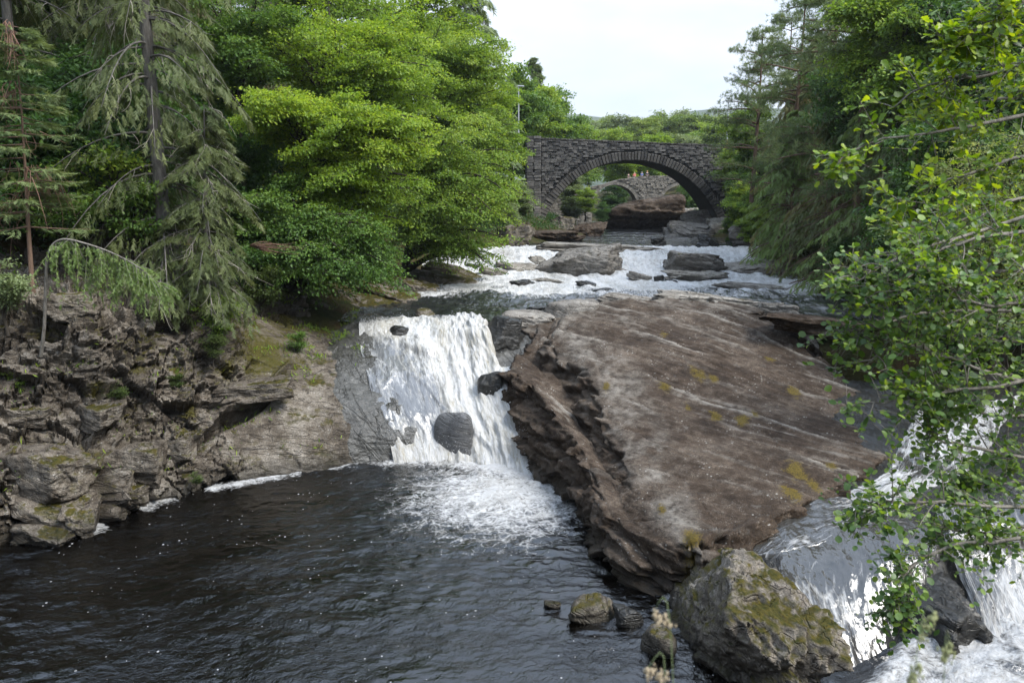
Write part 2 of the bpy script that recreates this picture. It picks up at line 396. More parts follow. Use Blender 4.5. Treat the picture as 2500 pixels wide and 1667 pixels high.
# explicit gorge model: distance outside the shores, low rock bench then steep wooded bank
def terrain(x, y):
    x = np.asarray(x, float); y = np.asarray(y, float)
    xl, xr = bank(y); wz = river_z(y)
    wz = np.where(y < 36.5, np.interp(y, [28, 36.5], [0, 4.45]), wz)
    dl = xl - x; dr = x - xr
    slopeL = np.interp(dl, [-6, -2, 0, 2.5, 6, 14, 30, 60, 120], [-1.6, -0.9, 0.05, 0.8, 2.2, 8.0, 19, 34, 50])
    slopeR = np.interp(dr, [-6, -2, 0, 2, 5, 12, 30, 60, 120], [-1.6, -0.9, 0.05, 1.0, 3.0, 8.5, 19, 30, 42])
    z = wz + np.where(dl > dr, slopeL, slopeR)
    # upstream of the bridges the valley opens and the woods stand on a low terrace
    far = sstep(110, 190, y)
    flat = wz + np.where(dl > dr, np.interp(dl, [-6, 0, 6, 20, 60, 150], [-1.6, 0.05, 4, 7, 10, 22]), np.interp(dr, [-6, 0, 6, 20, 60, 150], [-1.6, 0.05, 4, 7, 10, 22]))
    z = z * (1 - far) + flat * far
    # lower gorge by the pool
    near = 1 - sstep(30, 37, y + np.clip(-x - 12, 0, 30) * 0.33)
    dlp = -15.6 - (y - 24) * -0.10 - x                        # left wall behind the cliff face
    lowL = np.interp(dlp, [-3, 0, 3, 6, 9, 14, 30, 60], [-1.6, -1.0, 1.5, 5.2, 7.0, 10.5, 22, 38])
    xr2 = np.interp(y, [0, 8, 14, 20, 26, 34], [1.5, 6.0, 12.5, 17.5, 19.0, 18.5])
    lowR = np.interp(x - xr2, [-6, -1, 0, 3, 8, 20, 60], [-1.6, -1.2, -0.6, 3.0, 7.0, 13, 28])
    lown = np.interp(y, [-30, 0.5, 3, 7, 11, 14], [9.0, 8.3, 6.6, 3.0, -0.8, -1.6])
    low = np.maximum(np.maximum(lowL, lowR), lown)
    z = np.minimum(z, 60) * (1 - near) + low * near
    # distant hills
    hr = np.exp(-((y - 2300) / 520.0) ** 2)
    az = x / np.maximum(y, 1)
    prof = np.interp(az, [-0.6, 0.0, 0.06, 0.10, 0.14, 0.18, 0.22, 0.3, 0.6], [330, 262, 243, 236, 222, 214, 250, 258, 250])
    z = np.where(y > 400, z * np.interp(y, [400, 1200], [1, 0.3]) + hr * prof, z)
    return z
def ax(*segs):
    return np.unique(np.concatenate([np.linspace(*s) for s in segs]))
gx = ax((-2200, -200, 30), (-200, -60, 40), (-60, 50, 320), (50, 200, 40), (200, 2400, 40))
gy = ax((-30, 12, 40), (12, 130, 340), (130, 420, 90), (420, 4200, 60))
XX, YY = np.meshgrid(gx, gy, indexing='ij')
ZZ = terrain(XX, YY)
P3 = np.stack([XX, YY, ZZ], -1).reshape(-1, 3)
amp = np.where(P3[:, 1] < 130, 0.35, 1.0) * np.where(P3[:, 1] > 500, 12, 1)
P3[:, 2] += amp * fbm(P3 * np.where(P3[:, 1:2] > 500, 0.006, 0.45), 4) + np.where(P3[:, 1] < 130, 0.12 * fbm(P3 * 1.7 + 5, 3), 0)
me = mesh_np('ground', P3, quads=grid_quads(len(gx), len(gy))[:, ::-1])
me.materials.append(M_ground); me.materials.append(M_hill)
cy = P3[grid_quads(len(gx), len(gy))][:, :, 1].mean(1)
me.polygons.foreach_set('material_index', (cy > 700).astype(np.int32))
obj('ground', me, kind='structure')
def tz(x, y):
    return float(terrain(np.array([x]), np.array([y]))[0])

# ------------------------------------------------------------------ pool
def seg_dist(x, y, pts):
    d = np.full(np.shape(x), 1e9)
    for (a, b) in zip(pts[:-1], pts[1:]):
        ax_, ay = a; bx, by = b; L2 = (bx - ax_) ** 2 + (by - ay) ** 2
        t = np.clip(((x - ax_) * (bx - ax_) + (y - ay) * (by - ay)) / L2, 0, 1)
        d = np.minimum(d, np.hypot(x - ax_ - t * (bx - ax_), y - ay - t * (by - ay)))
    return d
nx, ny = 520, 400
gx = np.linspace(-26, 20, nx); gy = np.linspace(9.5, 33, ny)
XX, YY = np.meshgrid(gx, gy, indexing='ij'); q = np.stack([XX.ravel(), YY.ravel(), 0 * XX.ravel()], -1)
base_pts = [WZ(px, py, 0)[:2] for px, py in ((965, 1118), (1080, 1118), (1180, 1135), (1280, 1160))]
dfall = seg_dist(q[:, 0], q[:, 1], base_pts)
shore_pts = [WZ(px, py, 0)[:2] for px, py in ((225, 1296), (380, 1228), (500, 1200), (640, 1170), (800, 1142), (960, 1116))]
dsh = seg_dist(q[:, 0], q[:, 1], shore_pts)
core = WZ(1235, 1205, 0)
dcore = np.hypot(q[:, 0] - core[0], (q[:, 1] - core[1]) * 0.85)
foam = np.clip(0.98 - dcore / 7.6, 0, 1) * 0.95
foam = np.maximum(foam, np.clip(0.95 - dfall / 2.6, 0, 1))
foam = np.maximum(foam, 0.8 * np.clip(1 - dsh / 1.1, 0, 1) * sstep(0.40, 0.56, 0.5 + 0.5 * perlin(q * 0.55 + 3)))
side = WZ(1670, 1455, 0); foam = np.maximum(foam, 0.95 * np.clip(1.1 - np.hypot(q[:, 0] - side[0], q[:, 1] - side[1]) / 1.1, 0, 1))
# torrent coming in at the right-hand corner
tor = np.array([WZ(2160, 1667, 0.2), WZ(2260, 1480, 0.6), WZ(2420, 1400, 1.0)])
dt = seg_dist(q[:, 0], q[:, 1], [tuple(p[:2]) for p in tor] + [(13.5, 17.5), (17, 19)])
edge = q[:, 0] - np.interp(q[:, 1], [9, 13, 15.3, 17, 20], [3.2, 5.3, 7.2, 9.0, 12.0])
tfo = sstep(-0.5, 0.9, edge)
foam = np.maximum(foam, tfo * np.clip(0.80 + 0.55 * fbm(q * 0.8 + 6, 3), 0.3, 1.15))
turb = np.clip(1 - dcore / 9, 0, 1) + 0.35
h = (0.06 * fbm(q * 1.1 * np.array([1, 1.5, 1]), 3) + 0.035 * fbm(q * 3.2 * np.array([1, 1.6, 1]) + 9, 3)) * (0.55 + 0.9 * turb)
h += foam * (0.10 * fbm(q * 2.2 + 4, 3) + 0.08)
h += tfo * (0.35 + 0.28 * fbm(q * 0.9 + 2, 4) + 0.13 * fbm(q * 3.5, 3)) + 0.25 * tfo * np.clip(edge / 4, 0, 1)
h += 0.012 * np.sin(9.0 * np.hypot(q[:, 0] - side[0], q[:, 1] - side[1]) + 2 * perlin(q * 0.8)) * np.exp(-np.hypot(q[:, 0] - side[0], q[:, 1] - side[1]) / 2.6)
v = q.copy(); v[:, 2] = h
me = mesh_np('pool_water', v, quads=grid_quads(nx, ny))
fattr(me, 'foam', np.clip(foam, 0, 1.2))
ang = np.arctan2(q[:, 1] - core[1], q[:, 0] - core[0])
rot = 0.5
cattr(me, 'flow', np.stack([q[:, 0] * math.cos(rot) + q[:, 1] * math.sin(rot), (-q[:, 0] * math.sin(rot) + q[:, 1] * math.cos(rot)) * 1.9], -1) + 0.35 * np.stack([perlin(q * 0.5), perlin(q * 0.5 + 40)], -1))
obj('pool_water', me, M_pool, kind='structure')
# water beyond the frame, so the pool goes on
w = 46
v = np.array([[-60, 33, -0.04], [-60, -2, -0.04], [-25.9, -2, -0.04], [-25.9, 33, -0.04], [-26, 9.6, -0.04], [-26, -2, -0.04], [20, -2, -0.04], [20, 9.6, -0.04]], float)
me = mesh_np('pool_edge_water', v, quads=[[0, 1, 2, 3], [4, 5, 6, 7]])
fattr(me, 'foam', np.zeros(8)); cattr(me, 'flow', v[:, :2]); obj('pool_edge_water', me, M_pool, kind='structure')

# ------------------------------------------------------------------ upper river
nt_, ns_ = 520, 260
ty = np.concatenate([np.linspace(37.2, 72, 380), np.linspace(72, 150, 140)[0:]])
nt_ = len(ty)
sx = np.linspace(-0.06, 1.06, ns_)
xl, xr = bank(ty)
XX = xl[:, None] + (xr - xl)[:, None] * sx[None]; YY = np.repeat(ty[:, None], ns_, 1)
# the drop in the rapids sits further downstream on the left where the flow fans over slabs
shift = np.interp(XX, [-8, 0, 5, 9, 13, 20, 26], [-1.5, -1.0, 1.5, 1.0, 0.5, 2.5, 4.0])
fanz = river_z(YY - shift * sstep(52, 62, YY) * (1 - sstep(75, 90, YY)))
q = np.stack([XX.ravel(), YY.ravel(), 0 * XX.ravel()], -1)
rap = sstep(55, 58, q[:, 1]) * (1 - sstep(68, 75, q[:, 1]))
h = fanz.ravel() + 0.32 * fbm(q * [1.2, 0.9, 1], 4) * np.interp(q[:, 1], [38, 41, 48, 70, 76], [0.3, 0.6, 1, 1, 0.25]) + rap * (0.22 * fbm(q * [0.55, 0.3, 1] + 8, 4) + 0.12 * fbm(q * [1.6, 1.2, 1], 3, ridge=True))
lipf = 1 - sstep(38.0, 41.0, q[:, 1])
foam = 1.3 * rap * (0.78 + 0.5 * fbm(q * [0.35, 0.22, 1] + 3, 4)) + 1.10 * (1 - rap) * sstep(40, 50, q[:, 1]) * (q[:, 1] < 60) * (0.7 + 0.5 * perlin(q * 0.3))
foam += 0.55 * np.exp(-((q[:, 1] - 54) / 3.5) ** 2) * sstep(-3, 3, q[:, 0])
foam = np.maximum(foam, 0.30 * lipf + 0.05)
foam = np.where(q[:, 1] > 72, 0.18 * np.exp(-(q[:, 1] - 72) / 8), foam)
v = np.stack([q[:, 0], q[:, 1], h], -1)
me = mesh_np('river_water', v, quads=grid_quads(nt_, ns_)[:, ::-1])
fattr(me, 'foam', np.clip(foam, 0, 1.1))
cattr(me, 'flow', np.stack([q[:, 0] + 0.5 * perlin(q * 0.25), q[:, 1] * 0.8], -1))
obj('river_water', me, M_river, kind='structure')

# ------------------------------------------------------------------ cliff and waterfall bed
CL = [
 [('p', -520, 21, -.6), ('p', -520, 21.2, 1.4), ('p', -510, 21.8, 2.1), ('p', -500, 22.6, 2.8), ('p', -500, 23.2, 3.8), ('p', -500, 23.8, 5), ('p', -500, 24.6, 6), ('p', -500, 25.4, 7), ('p', -500, 28, 7.8), ('p', -480, 34, 10.5)],
 [('p', -160, 21.8, -.6), ('p', -165, 22, 1.3), ('p', -160, 22.5, 2.1), ('p', -150, 23.4, 2.6), ('p', -150, 24, 3.5), ('p', -150, 24.8, 4.7), ('p', -150, 25.4, 5.8), ('p', -150, 26.2, 6.8), ('p', -150, 29, 7.2), ('p', -140, 35, 9.5)],
 [('p', 70, 22.9, -.6), ('Y', 40, 1200, 23.2), ('Y', 50, 1120, 23.7), ('Y', 70, 1080, 24.6), ('Y', 70, 1000, 25.2), ('Y', 80, 900, 25.8), ('Y', 100, 800, 26.5), ('Y', 90, 735, 27.2), ('Y', 80, 705, 30), ('p', 60, 36, 9)],
 [('p', 190, 23.2, -.6), ('Y', 190, 1215, 23.6), ('Y', 180, 1120, 24.1), ('Y', 190, 1075, 25.2), ('Y', 200, 990, 26.0), ('Y', 210, 890, 26.6), ('Y', 220, 790, 27.2), ('Y', 200, 725, 27.9), ('Y', 200, 705, 30.5), ('p', 180, 36.5, 9)],
 [('p', 335, 25.4, -.6), ('Y', 330, 1170, 25.7), ('Y', 320, 1110, 26.0), ('Y', 320, 1070, 26.6), ('Y', 320, 990, 27.2), ('Y', 325, 890, 27.8), ('Y', 325, 800, 28.3), ('Y', 310, 740, 28.9), ('Y', 310, 712, 31), ('p', 290, 37, 9)],
 [('p', 480, 26.6, -.6), ('Y', 470, 1150, 26.9), ('Y', 470, 1090, 27.3), ('Y', 480, 1020, 27.9), ('Y', 485, 950, 28.5), ('Y', 485, 870, 29.2), ('Y', 485, 800, 29.9), ('Y', 485, 740, 30.6), ('Y', 485, 700, 33), ('p', 470, 38, 8.5)],
 [('p', 545, 27.2, -.6), ('Y', 545, 1140, 27.5), ('Y', 525, 1070, 28.0), ('Y', 520, 1030, 28.4), ('Y', 540, 965, 29.0), ('Y', 560, 900, 29.8), ('Y', 560, 830, 30.8), ('Y', 555, 780, 31.8), ('Y', 555, 730, 34), ('p', 545, 39, 7.5)],
 [('p', 640, 27.9, -.6), ('Y', 635, 1130, 28.2), ('Y', 625, 1060, 28.7), ('Y', 615, 1010, 29.2), ('Y', 620, 960, 29.8), ('Y', 640, 905, 30.6), ('Y', 640, 850, 31.8), ('Y', 640, 800, 33.2), ('Y', 640, 750, 35.5), ('p', 630, 40, 6.5)],
 [('p', 770, 28.7, -.6), ('Y', 760, 1110, 29.0), ('Y', 735, 1040, 29.5), ('Y', 720, 980, 30.1), ('Y', 712, 930, 30.8), ('Y', 715, 880, 31.8), ('Y', 715, 840, 33.2), ('Y', 720, 800, 35), ('Y', 725, 770, 37), ('p', 720, 41, 5.8)],
 [('p', 862, 29.4, -.6), ('Y', 850, 1080, 29.8), ('Y', 825, 1010, 30.4), ('Y', 808, 960, 31.1), ('Y', 797, 920, 31.9), ('Y', 792, 880, 33), ('Y', 792, 850, 34.5), ('Y', 802, 810, 36), ('Y', 820, 785, 38), ('p', 830, 42, 5.0)],
 [('p', 968, 29.9, -.6), ('Y', 950, 1070, 30.2), ('Y', 925, 1000, 30.9), ('Y', 905, 950, 31.8), ('Y', 893, 900, 32.8), ('Y', 882, 860, 33.8), ('Y', 876, 830, 34.8), ('Y', 874, 805, 36), ('Y', 878, 778, 38), ('p', 890, 42, 4.5)],
 [('p', 1060, 30.1, -.6), ('p', 1050, 30.6, .75), ('p', 1030, 31.2, 1.6), ('p', 1015, 32.0, 2.3), ('p', 1005, 32.8, 2.85), ('p', 995, 33.9, 3.45), ('p', 990, 34.9, 3.95), ('p', 985, 36.4, 4.35), ('p', 985, 38.2, 4.42), ('p', 985, 42, 4.2)],
 [('p', 1170, 29.9, -.6), ('p', 1160, 30.5, .3), ('p', 1150, 31.2, 1.0), ('p', 1135, 32.0, 1.7), ('p', 1125, 32.9, 2.4), ('p', 1115, 34.0, 3.1), ('p', 1108, 35.0, 3.75), ('p', 1100, 36.6, 4.3), ('p', 1095, 38.4, 4.4), ('p', 1090, 42, 4.2)],
 [('p', 1310, 29.0, -.6), ('p', 1300, 29.8, .2), ('p', 1280, 30.7, .8), ('p', 1262, 31.6, 1.5), ('p', 1240, 32.7, 2.2), ('p', 1225, 33.9, 3.0), ('p', 1212, 35.0, 3.7), ('p', 1200, 36.8, 4.35), ('p', 1195, 38.6, 4.45), ('p', 1190, 42, 4.2)],
 [('p', 1420, 29.0, -.8), ('p', 1420, 30.0, .0), ('p', 1410, 31.0, .7), ('p', 1400, 32.0, 1.4), ('p', 1380, 33.2, 2.2), ('p', 1360, 34.4, 3.0), ('p', 1345, 35.6, 3.9), ('p', 1330, 37, 4.3), ('p', 1320, 39, 4.3), ('p', 1310, 42, 4.2)],
]
C = np.array([[CP(c) for c in row] for row in CL])
A = arc_resample(C, 230, 0.3)
# even out along the wall
seg = np.linalg.norm(np.diff(C[:, 3], axis=0), axis=1); cum = np.concatenate([[0], np.cumsum(seg)])
def loft_u(A, n, cum):
    k = resample(A, 40 * len(cum), True); par = np.interp(np.linspace(0, len(cum) - 1, 40 * len(cum)), np.arange(len(cum)), cum)
    out = np.zeros((n,) + A.shape[1:]); q = np.linspace(0, cum[-1], n)
    for j in range(A.shape[1]):
        for a in range(3): out[:, j, a] = np.interp(q, par, k[:, j, a])
    return out
CG = loft_u(A, 640, cum)
N = grid_normals(CG); N = np.where(N[..., 1:2] > 0, -N, N)
fp = CG.reshape(-1, 3)
uu = np.repeat(np.linspace(0, cum[-1], 640)[:, None], 230, 1).ravel()
uC = cum
ucol = lambda px_i: uC[px_i]
rough_m = 1 - sstep(uC[6] - 0.3, uC[7], uu) * 0.96 * (1 - 0.75 * sstep(0.55, 0.7, np.repeat(np.linspace(0, 1, 230)[None], 640, 0).ravel()) * (1 - sstep(uC[8], uC[9], uu)))                      # blocky on the left, smooth water-worn towards the fall
vv = np.repeat(np.linspace(0, 1, 230)[None], 640, 0).ravel()
ca, sa = math.cos(0.2), math.sin(0.2)
bp = np.stack([fp[:, 0] * ca - fp[:, 2] * sa, fp[:, 1], fp[:, 0] * sa + fp[:, 2] * ca], -1)   # bedding frame, dips to the left
wp = bp + 0.13 * np.stack([perlin(bp * 1.1), perlin(bp * 1.1 + 31), perlin(bp * 1.1 + 77)], -1)
d = np.zeros(len(fp))
f1, f2, cid, off = worley(wp * np.array([0.58, 0.58, 0.70]), True)
d += 0.95 * (_cellr[cid] - 0.45) + 0.40 * (off * _cellv[cid]).sum(1) - 0.25 * (1 - sstep(0, 0.05, f2 - f1))
f1, f2, cid, off = worley(wp * np.array([1.5, 1.5, 2.0]) + 11, True)
d += 0.36 * (_cellr[cid] - 0.5) + 0.20 * (off * _cellv[cid]).sum(1) - 0.10 * (1 - sstep(0, 0.10, f2 - f1))
f1, f2, cid, off = worley(wp * np.array([3.6, 3.6, 5.2]) + 23, True)
d += 0.13 * (_cellr[cid] - 0.5) + 0.07 * (off * _cellv[cid]).sum(1)
lay = wp[:, 2] * 2.1 + 0.35 * perlin(bp * 0.7)
d += 0.09 * (np.abs((lay % 1.0) - 0.5) * 2 - 0.5)
d = d * rough_m + 0.05 * rough_m * fbm(fp * 4, 4) + (1 - rough_m) * (0.18 * fbm(bp * [0.7, 0.7, 0.7], 3) + 0.05 * fbm(bp * [0.8, 0.8, 4.5], 3, ridge=True))
# overhanging lip with a dark slot below it (right of the middle)
slot = [WY(px, py, Y) for px, py, Y in ((500, 1058, 28.2), (550, 1005, 28.9), (610, 985, 29.3), (650, 958, 29.9), (700, 905, 31.1))]
sl = np.full(len(fp), 9.0); below = np.zeros(len(fp))
pxs = np.array([s[0] for s in slot]); zs = np.array([s[2] for s in slot])
zz = np.interp(fp[:, 0], pxs, zs); inr = sstep(pxs[0] - 0.3, pxs[0] + 0.2, fp[:, 0]) * (1 - sstep(pxs[-1] - 0.3, pxs[-1] + 0.3, fp[:, 0]))
dz_ = fp[:, 2] - zz
d = d * (1 - inr * 0.75 * np.exp(-((dz_ + 0.7) / 1.0) ** 2))
d += inr * (-0.95 * np.exp(-((dz_ + 0.26) / 0.2) ** 2) + 0.4 * np.exp(-((dz_ - 0.14) / 0.2) ** 2))
fade = sstep(1.0, 0.86, vv)
D = (d * np.where(vv > 0.86, np.clip((1 - vv) / 0.14, 0, 1), 1)).reshape(640, 230)
CG = CG + N * D[..., None]
mz_ = WY(640, 830, 31.5); mo_ = 0.75 * np.clip(1.25 - np.hypot((fp[:, 0] - mz_[0]) / 1.9, (fp[:, 1] - mz_[1]) / 2.6), 0, 1)
for (px, py, Y, rad) in ((200, 1110, 24.3, 1.3), (100, 800, 26.4, .8), (230, 955, 26.4, .6), (330, 905, 27.6, .5), (470, 1000, 28, .5), (560, 900, 29.6, .9), (700, 790, 35, 2.0), (780, 800, 36, 1.6)):
    c_ = WY(px, py, Y); mo_ = np.maximum(mo_, 0.7 * np.clip(1.2 - np.linalg.norm(fp - c_, axis=1) / rad, 0, 1))
me = mesh_np('rock_cliff', CG.reshape(-1, 3), quads=grid_quads(640, 230), smooth=False)
me.materials.append(M_cliff); me.materials.append(M_wetslab)
# the part the river runs over is the darker wet bed
fattr(me, 'moss', mo_); fattr(me, 'edge', np.zeros(len(mo_)))
cliff = obj('rock_cliff', me, None, label='blocky lichen-spotted grey-brown rock cliff rising from the dark pool left of the waterfall', cat='cliff')
ucent = (uu[grid_quads(640, 230)]).mean(1)
zc = fp[grid_quads(640, 230)][:, :, 2].mean(1); yc = fp[grid_quads(640, 230)][:, :, 1].mean(1)
wetb = ucent + 0.7 * fbm(fp[grid_quads(640, 230)].mean(1) * 0.7, 3) > uC[9] + 0.25
me.polygons.foreach_set('material_index', wetb.astype(np.int32))

# waterfall sheet over the bed
FL = []
for i in (10, 11, 12, 13, 14):
    row = C[i].copy()
    FL.append(row)
FL = np.array(FL)
th = {0: -.01, 1: .12, 2: .40, 3: .55, 4: .35}
for i in range(5):
    FL[i][:, 2] += th[i]; FL[i][:, 1] -= th[i] * 0.55
    FL[i][0, 2] = -0.15; FL[i][0, 1] -= 0.3
    FL[i][8, 2] = 4.62; FL[i][9, 2] = 4.2; FL[i][9, 1] = 40.5
    sh_ = (0.3, -0.5, 0.4, -0.6, 0.0)[i]; FL[i][7, 1] += sh_; FL[i][8, 1] += sh_; FL[i][6, 1] += sh_ * 0.5
    FL[i][7, 2] = max(FL[i][7, 2], 4.45)
FA = arc_resample(FL, 260, 0.5)
seg = np.linalg.norm(np.diff(FL[:, 3], axis=0), axis=1); cumF = np.concatenate([[0], np.cumsum(seg)])
FG = loft_u(FA, 240, cumF)
N = grid_normals(FG); N = np.where(N[..., 2:3] < 0, -N, N)
fp = FG.reshape(-1, 3)
s = np.repeat(np.linspace(0, 1, 240)[:, None], 260, 1).ravel(); t_ = np.repeat(np.linspace(0, 1, 260)[None], 240, 0).ravel()
lo_ = np.interp(t_, [0.0, 0.2, 0.45, 0.7, 0.85], [0.34, 0.33, 0.30, 0.20, 0.10])
heavy = sstep(lo_ - 0.10, lo_ + 0.10, s + 0.10 * perlin(fp * 0.8))
fl = np.stack([s * cumF[-1], t_ * 11.0 + 0.0 * s], -1)
q3 = np.stack([fl[:, 0], fl[:, 1] * 0.45, 0 * s], -1)
d = (0.15 + 0.20 * heavy) * fbm(q3 * [1.5, 1.1, 1], 4) + heavy * 0.07 * fbm(q3 * [2.6, 0.8, 1] + 5, 4, ridge=True) + heavy * 0.13 * fbm(q3 * [3.5, 3.0, 1] + 9, 3) + 0.03 * fbm(q3 * 6, 3)
# stepped ledges in the drop: each step swells out and falls away sharply
ph_ = t_ * 3.4 + 0.9 * perlin(np.stack([s * 4.5, t_ * 2.5, 0 * s + 5], -1)) + 1.0 * s; sw_ = (1 - (ph_ % 1.0)) * sstep(0.0, 0.22, ph_ % 1.0); d += (0.10 + 0.16 * heavy) * sw_ ** 2 * sstep(0.85, 0.7, t_) * sstep(0.02, 0.12, t_)
d -= 1.3 * sstep(0.665, 0.72, s + 0.02 * perlin(fp * 2)) * sstep(0.40, 0.52, t_)
d += 0.05 * np.sin(t_ * 26 + 3 * perlin(q3 * 0.6)) * np.clip(1 - np.abs(t_ - 0.55) / 0.4, 0, 1) * (0.5 + 0.5 * heavy)
d *= 1 - 0.85 * sstep(0.72, 0.86, t_)
FG = FG + N * d.reshape(240, 260)[..., None]
foam = 0.45 + 0.55 * heavy + 0.16 * perlin(q3 * 0.9) - 0.18 * sstep(0.1, 0.5, perlin(q3 * [1.3, 0.7, 1] + 21)) * heavy
tl_ = t_ + 0.16 * perlin(np.stack([s * 7.0, s * 0, s * 0 + 3.3], -1)) + 0.06 * perlin(q3 * 1.2)
foam = foam * np.interp(tl_, [0.68, 0.80, 1], [1, 0.45, 0.2])
foam += 0.45 * np.exp(-((t_ - 0.62) / 0.11) ** 2) * (1 - heavy)
foam += 0.5 * np.exp(-((t_ - 0.04) / 0.10) ** 2)
me = mesh_np('waterfall', FG.reshape(-1, 3), quads=grid_quads(240, 260))
fattr(me, 'foam', np.clip(foam, 0, 1.15)); cattr(me, 'flow', fl)
obj('waterfall', me, M_fall, kind='structure')
# flying spray: beads of water thrown off the fall and at its foot
rs_ = np.random.RandomState(2); wgt = np.clip(foam - 0.35, 0, 1) * np.exp(-((t_ - 0.10) / 0.16) ** 2) + 0.25 * np.clip(foam - 0.5, 0, 1) + 0.2 * (s < 0.12) * (t_ < 0.8); wgt *= (t_ < 0.85)
ids = rs_.choice(len(fp), 5200, p=wgt / wgt.sum()); sp_ = FG.reshape(-1, 3)[ids] + N.reshape(-1, 3)[ids] * rs_.exponential(0.10, 5200)[:, None] + rs_.normal(size=(5200, 3)) * [0.12, 0.08, 0.08]
tet = np.array([[1, 1, 1], [1, -1, -1], [-1, 1, -1], [-1, -1, 1]]) * 0.5; sz_ = rs_.uniform(0.008, 0.026, 5200)
tv = (sp_[:, None] + tet[None] * (sz_[:, None, None] * rs_.uniform(0.5, 1.5, (5200, 4, 3)))).reshape(-1, 3); tf = (np.array([[0, 1, 2], [0, 3, 1], [0, 2, 3], [1, 3, 2]])[None] + 4 * np.arange(5200)[:, None, None]).reshape(-1, 3)
t5 = NT('spray_water'); M_spray = t5.done(t5.bsdf((0.45, 0.455, 0.46), 0.4))
obj('spray', mesh_np('spray', tv, tris=tf), M_spray, label='white spray flying off the waterfall', cat='spray', kind='stuff')

# ------------------------------------------------------------------ the great slab
SL = [
 [('z', 1235, 800, 4.0), ('z', 1250, 790, 4.4), ('z', 1285, 775, 4.75), ('z', 1320, 768, 4.8), ('z', 1400, 745, 5.1), ('z', 1550, 735, 5.3), ('z', 1720, 735, 5.2), ('z', 1880, 765, 4.8), ('z', 1960, 770, 3.9)],
 [('p', 1300, 34.6, 1.5), ('Y', 1285, 905, 34.4), ('Y', 1300, 840, 34.6), ('Y', 1330, 835, 34.9), ('Y', 1375, 790, 35.6), ('Y', 1550, 765, 36.5), ('Y', 1750, 775, 36.0), ('Y', 1940, 820, 34.8), ('p', 2010, 34.6, 3.0)],
 [('p', 1245, 32.0, -0.6), ('Y', 1228, 960, 32.0), ('Y', 1253, 884, 32.8), ('Y', 1318, 888, 33.1), ('Y', 1353, 830, 33.5), ('Y', 1550, 805, 34.4), ('Y', 1780, 820, 34.4), ('Y', 1990, 880, 33), ('p', 2060, 33, 2.6)],
 [('p', 1275, 30.5, -0.6), ('Y', 1243, 1040, 30.5), ('Y', 1272, 920, 31.1), ('Y', 1385, 965, 30.5), ('Y', 1440, 905, 30.3), ('Y', 1640, 880, 31), ('Y', 1850, 900, 31), ('Y', 2090, 960, 30), ('p', 2150, 30, 1.9)],
 [('p', 1335, 28.0, -0.6), ('Y', 1300, 1095, 28.6), ('Y', 1330, 985, 29.2), ('Y', 1425, 1065, 27.7), ('Y', 1488, 1005, 27.3), ('Y', 1680, 1000, 27.6), ('Y', 1900, 1000, 27.6), ('Y', 2150, 1050, 26.5), ('p', 2220, 26.5, 1.5)],
 [('p', 1425, 24.7, -0.6), ('Y', 1402, 1190, 25.3), ('Y', 1420, 1100, 25.8), ('Y', 1485, 1160, 24.3), ('Y', 1548, 1135, 23.8), ('Y', 1720, 1110, 24.3), ('Y', 1920, 1100, 24.5), ('Y', 2150, 1120, 23.8), ('p', 2200, 23.8, 1.2)],
 [('p', 1470, 21.6, -0.6), ('Y', 1452, 1290, 22.3), ('Y', 1475, 1225, 22.5), ('Y', 1530, 1255, 21.7), ('Y', 1610, 1240, 21.2), ('Y', 1750, 1200, 21.8), ('Y', 1900, 1190, 22), ('Y', 1996, 1211, 21.6), ('p', 2040, 21.6, 1.0)],
 [('p', 1545, 19.6, -0.6), ('Y', 1520, 1385, 20.2), ('Y', 1535, 1310, 20.4), ('Y', 1600, 1325, 19.7), ('Y', 1665, 1312, 19.4), ('Y', 1740, 1290, 19.9), ('Y', 1830, 1270, 20.3), ('Y', 1900, 1258, 20.5), ('p', 1945, 20.5, .8)],
 [('p', 1640, 18.7, -0.6), ('Y', 1630, 1430, 19.0), ('Y', 1635, 1395, 19.1), ('Y', 1660, 1368, 19), ('Y', 1690, 1343, 18.9), ('Y', 1720, 1338, 18.9), ('Y', 1760, 1325, 19.2), ('Y', 1800, 1310, 19.5), ('p', 1830, 19.4, .8)],
 [('p', 1660 + 15 * i, 18.45 + 0.06 * i, -0.6) for i in range(9)],
]
C2 = np.array([[CP(c) for c in row] for row in SL])
A = arc_resample(C2, 300, 0.28)
seg = np.linalg.norm(np.diff(C2[:, 4], axis=0), axis=1); cum2 = np.concatenate([[0], np.cumsum(seg)])
G = loft_u(A, 430, cum2)
N = grid_normals(G); N = np.where(N[..., 2:3] < 0, -N, N)
fp = G.reshape(-1, 3); nz = N[..., 2].ravel()
cr, sr = math.cos(0.45), math.sin(0.45)
e1 = np.array([0.77, -0.64, -0.10]); e1 /= np.linalg.norm(e1)        # bedding runs towards the viewer and right
e3 = np.array([0.35, -0.12, 1.0]); e3 -= e1 * (e3 @ e1); e3 /= np.linalg.norm(e3)
e2 = np.cross(e3, e1)
bq = np.stack([fp @ e1, fp @ e2, fp @ e3], -1)
side_m = 1 - sstep(0.55, 0.85, nz)
d = 0.10 * fbm(bq * [0.25, 0.7, 0.7], 4) + 0.05 * fbm(bq * [0.35, 2.4, 2.4] + 5, 4, ridge=True) + 0.012 * fbm(bq * [3, 9, 9], 3)
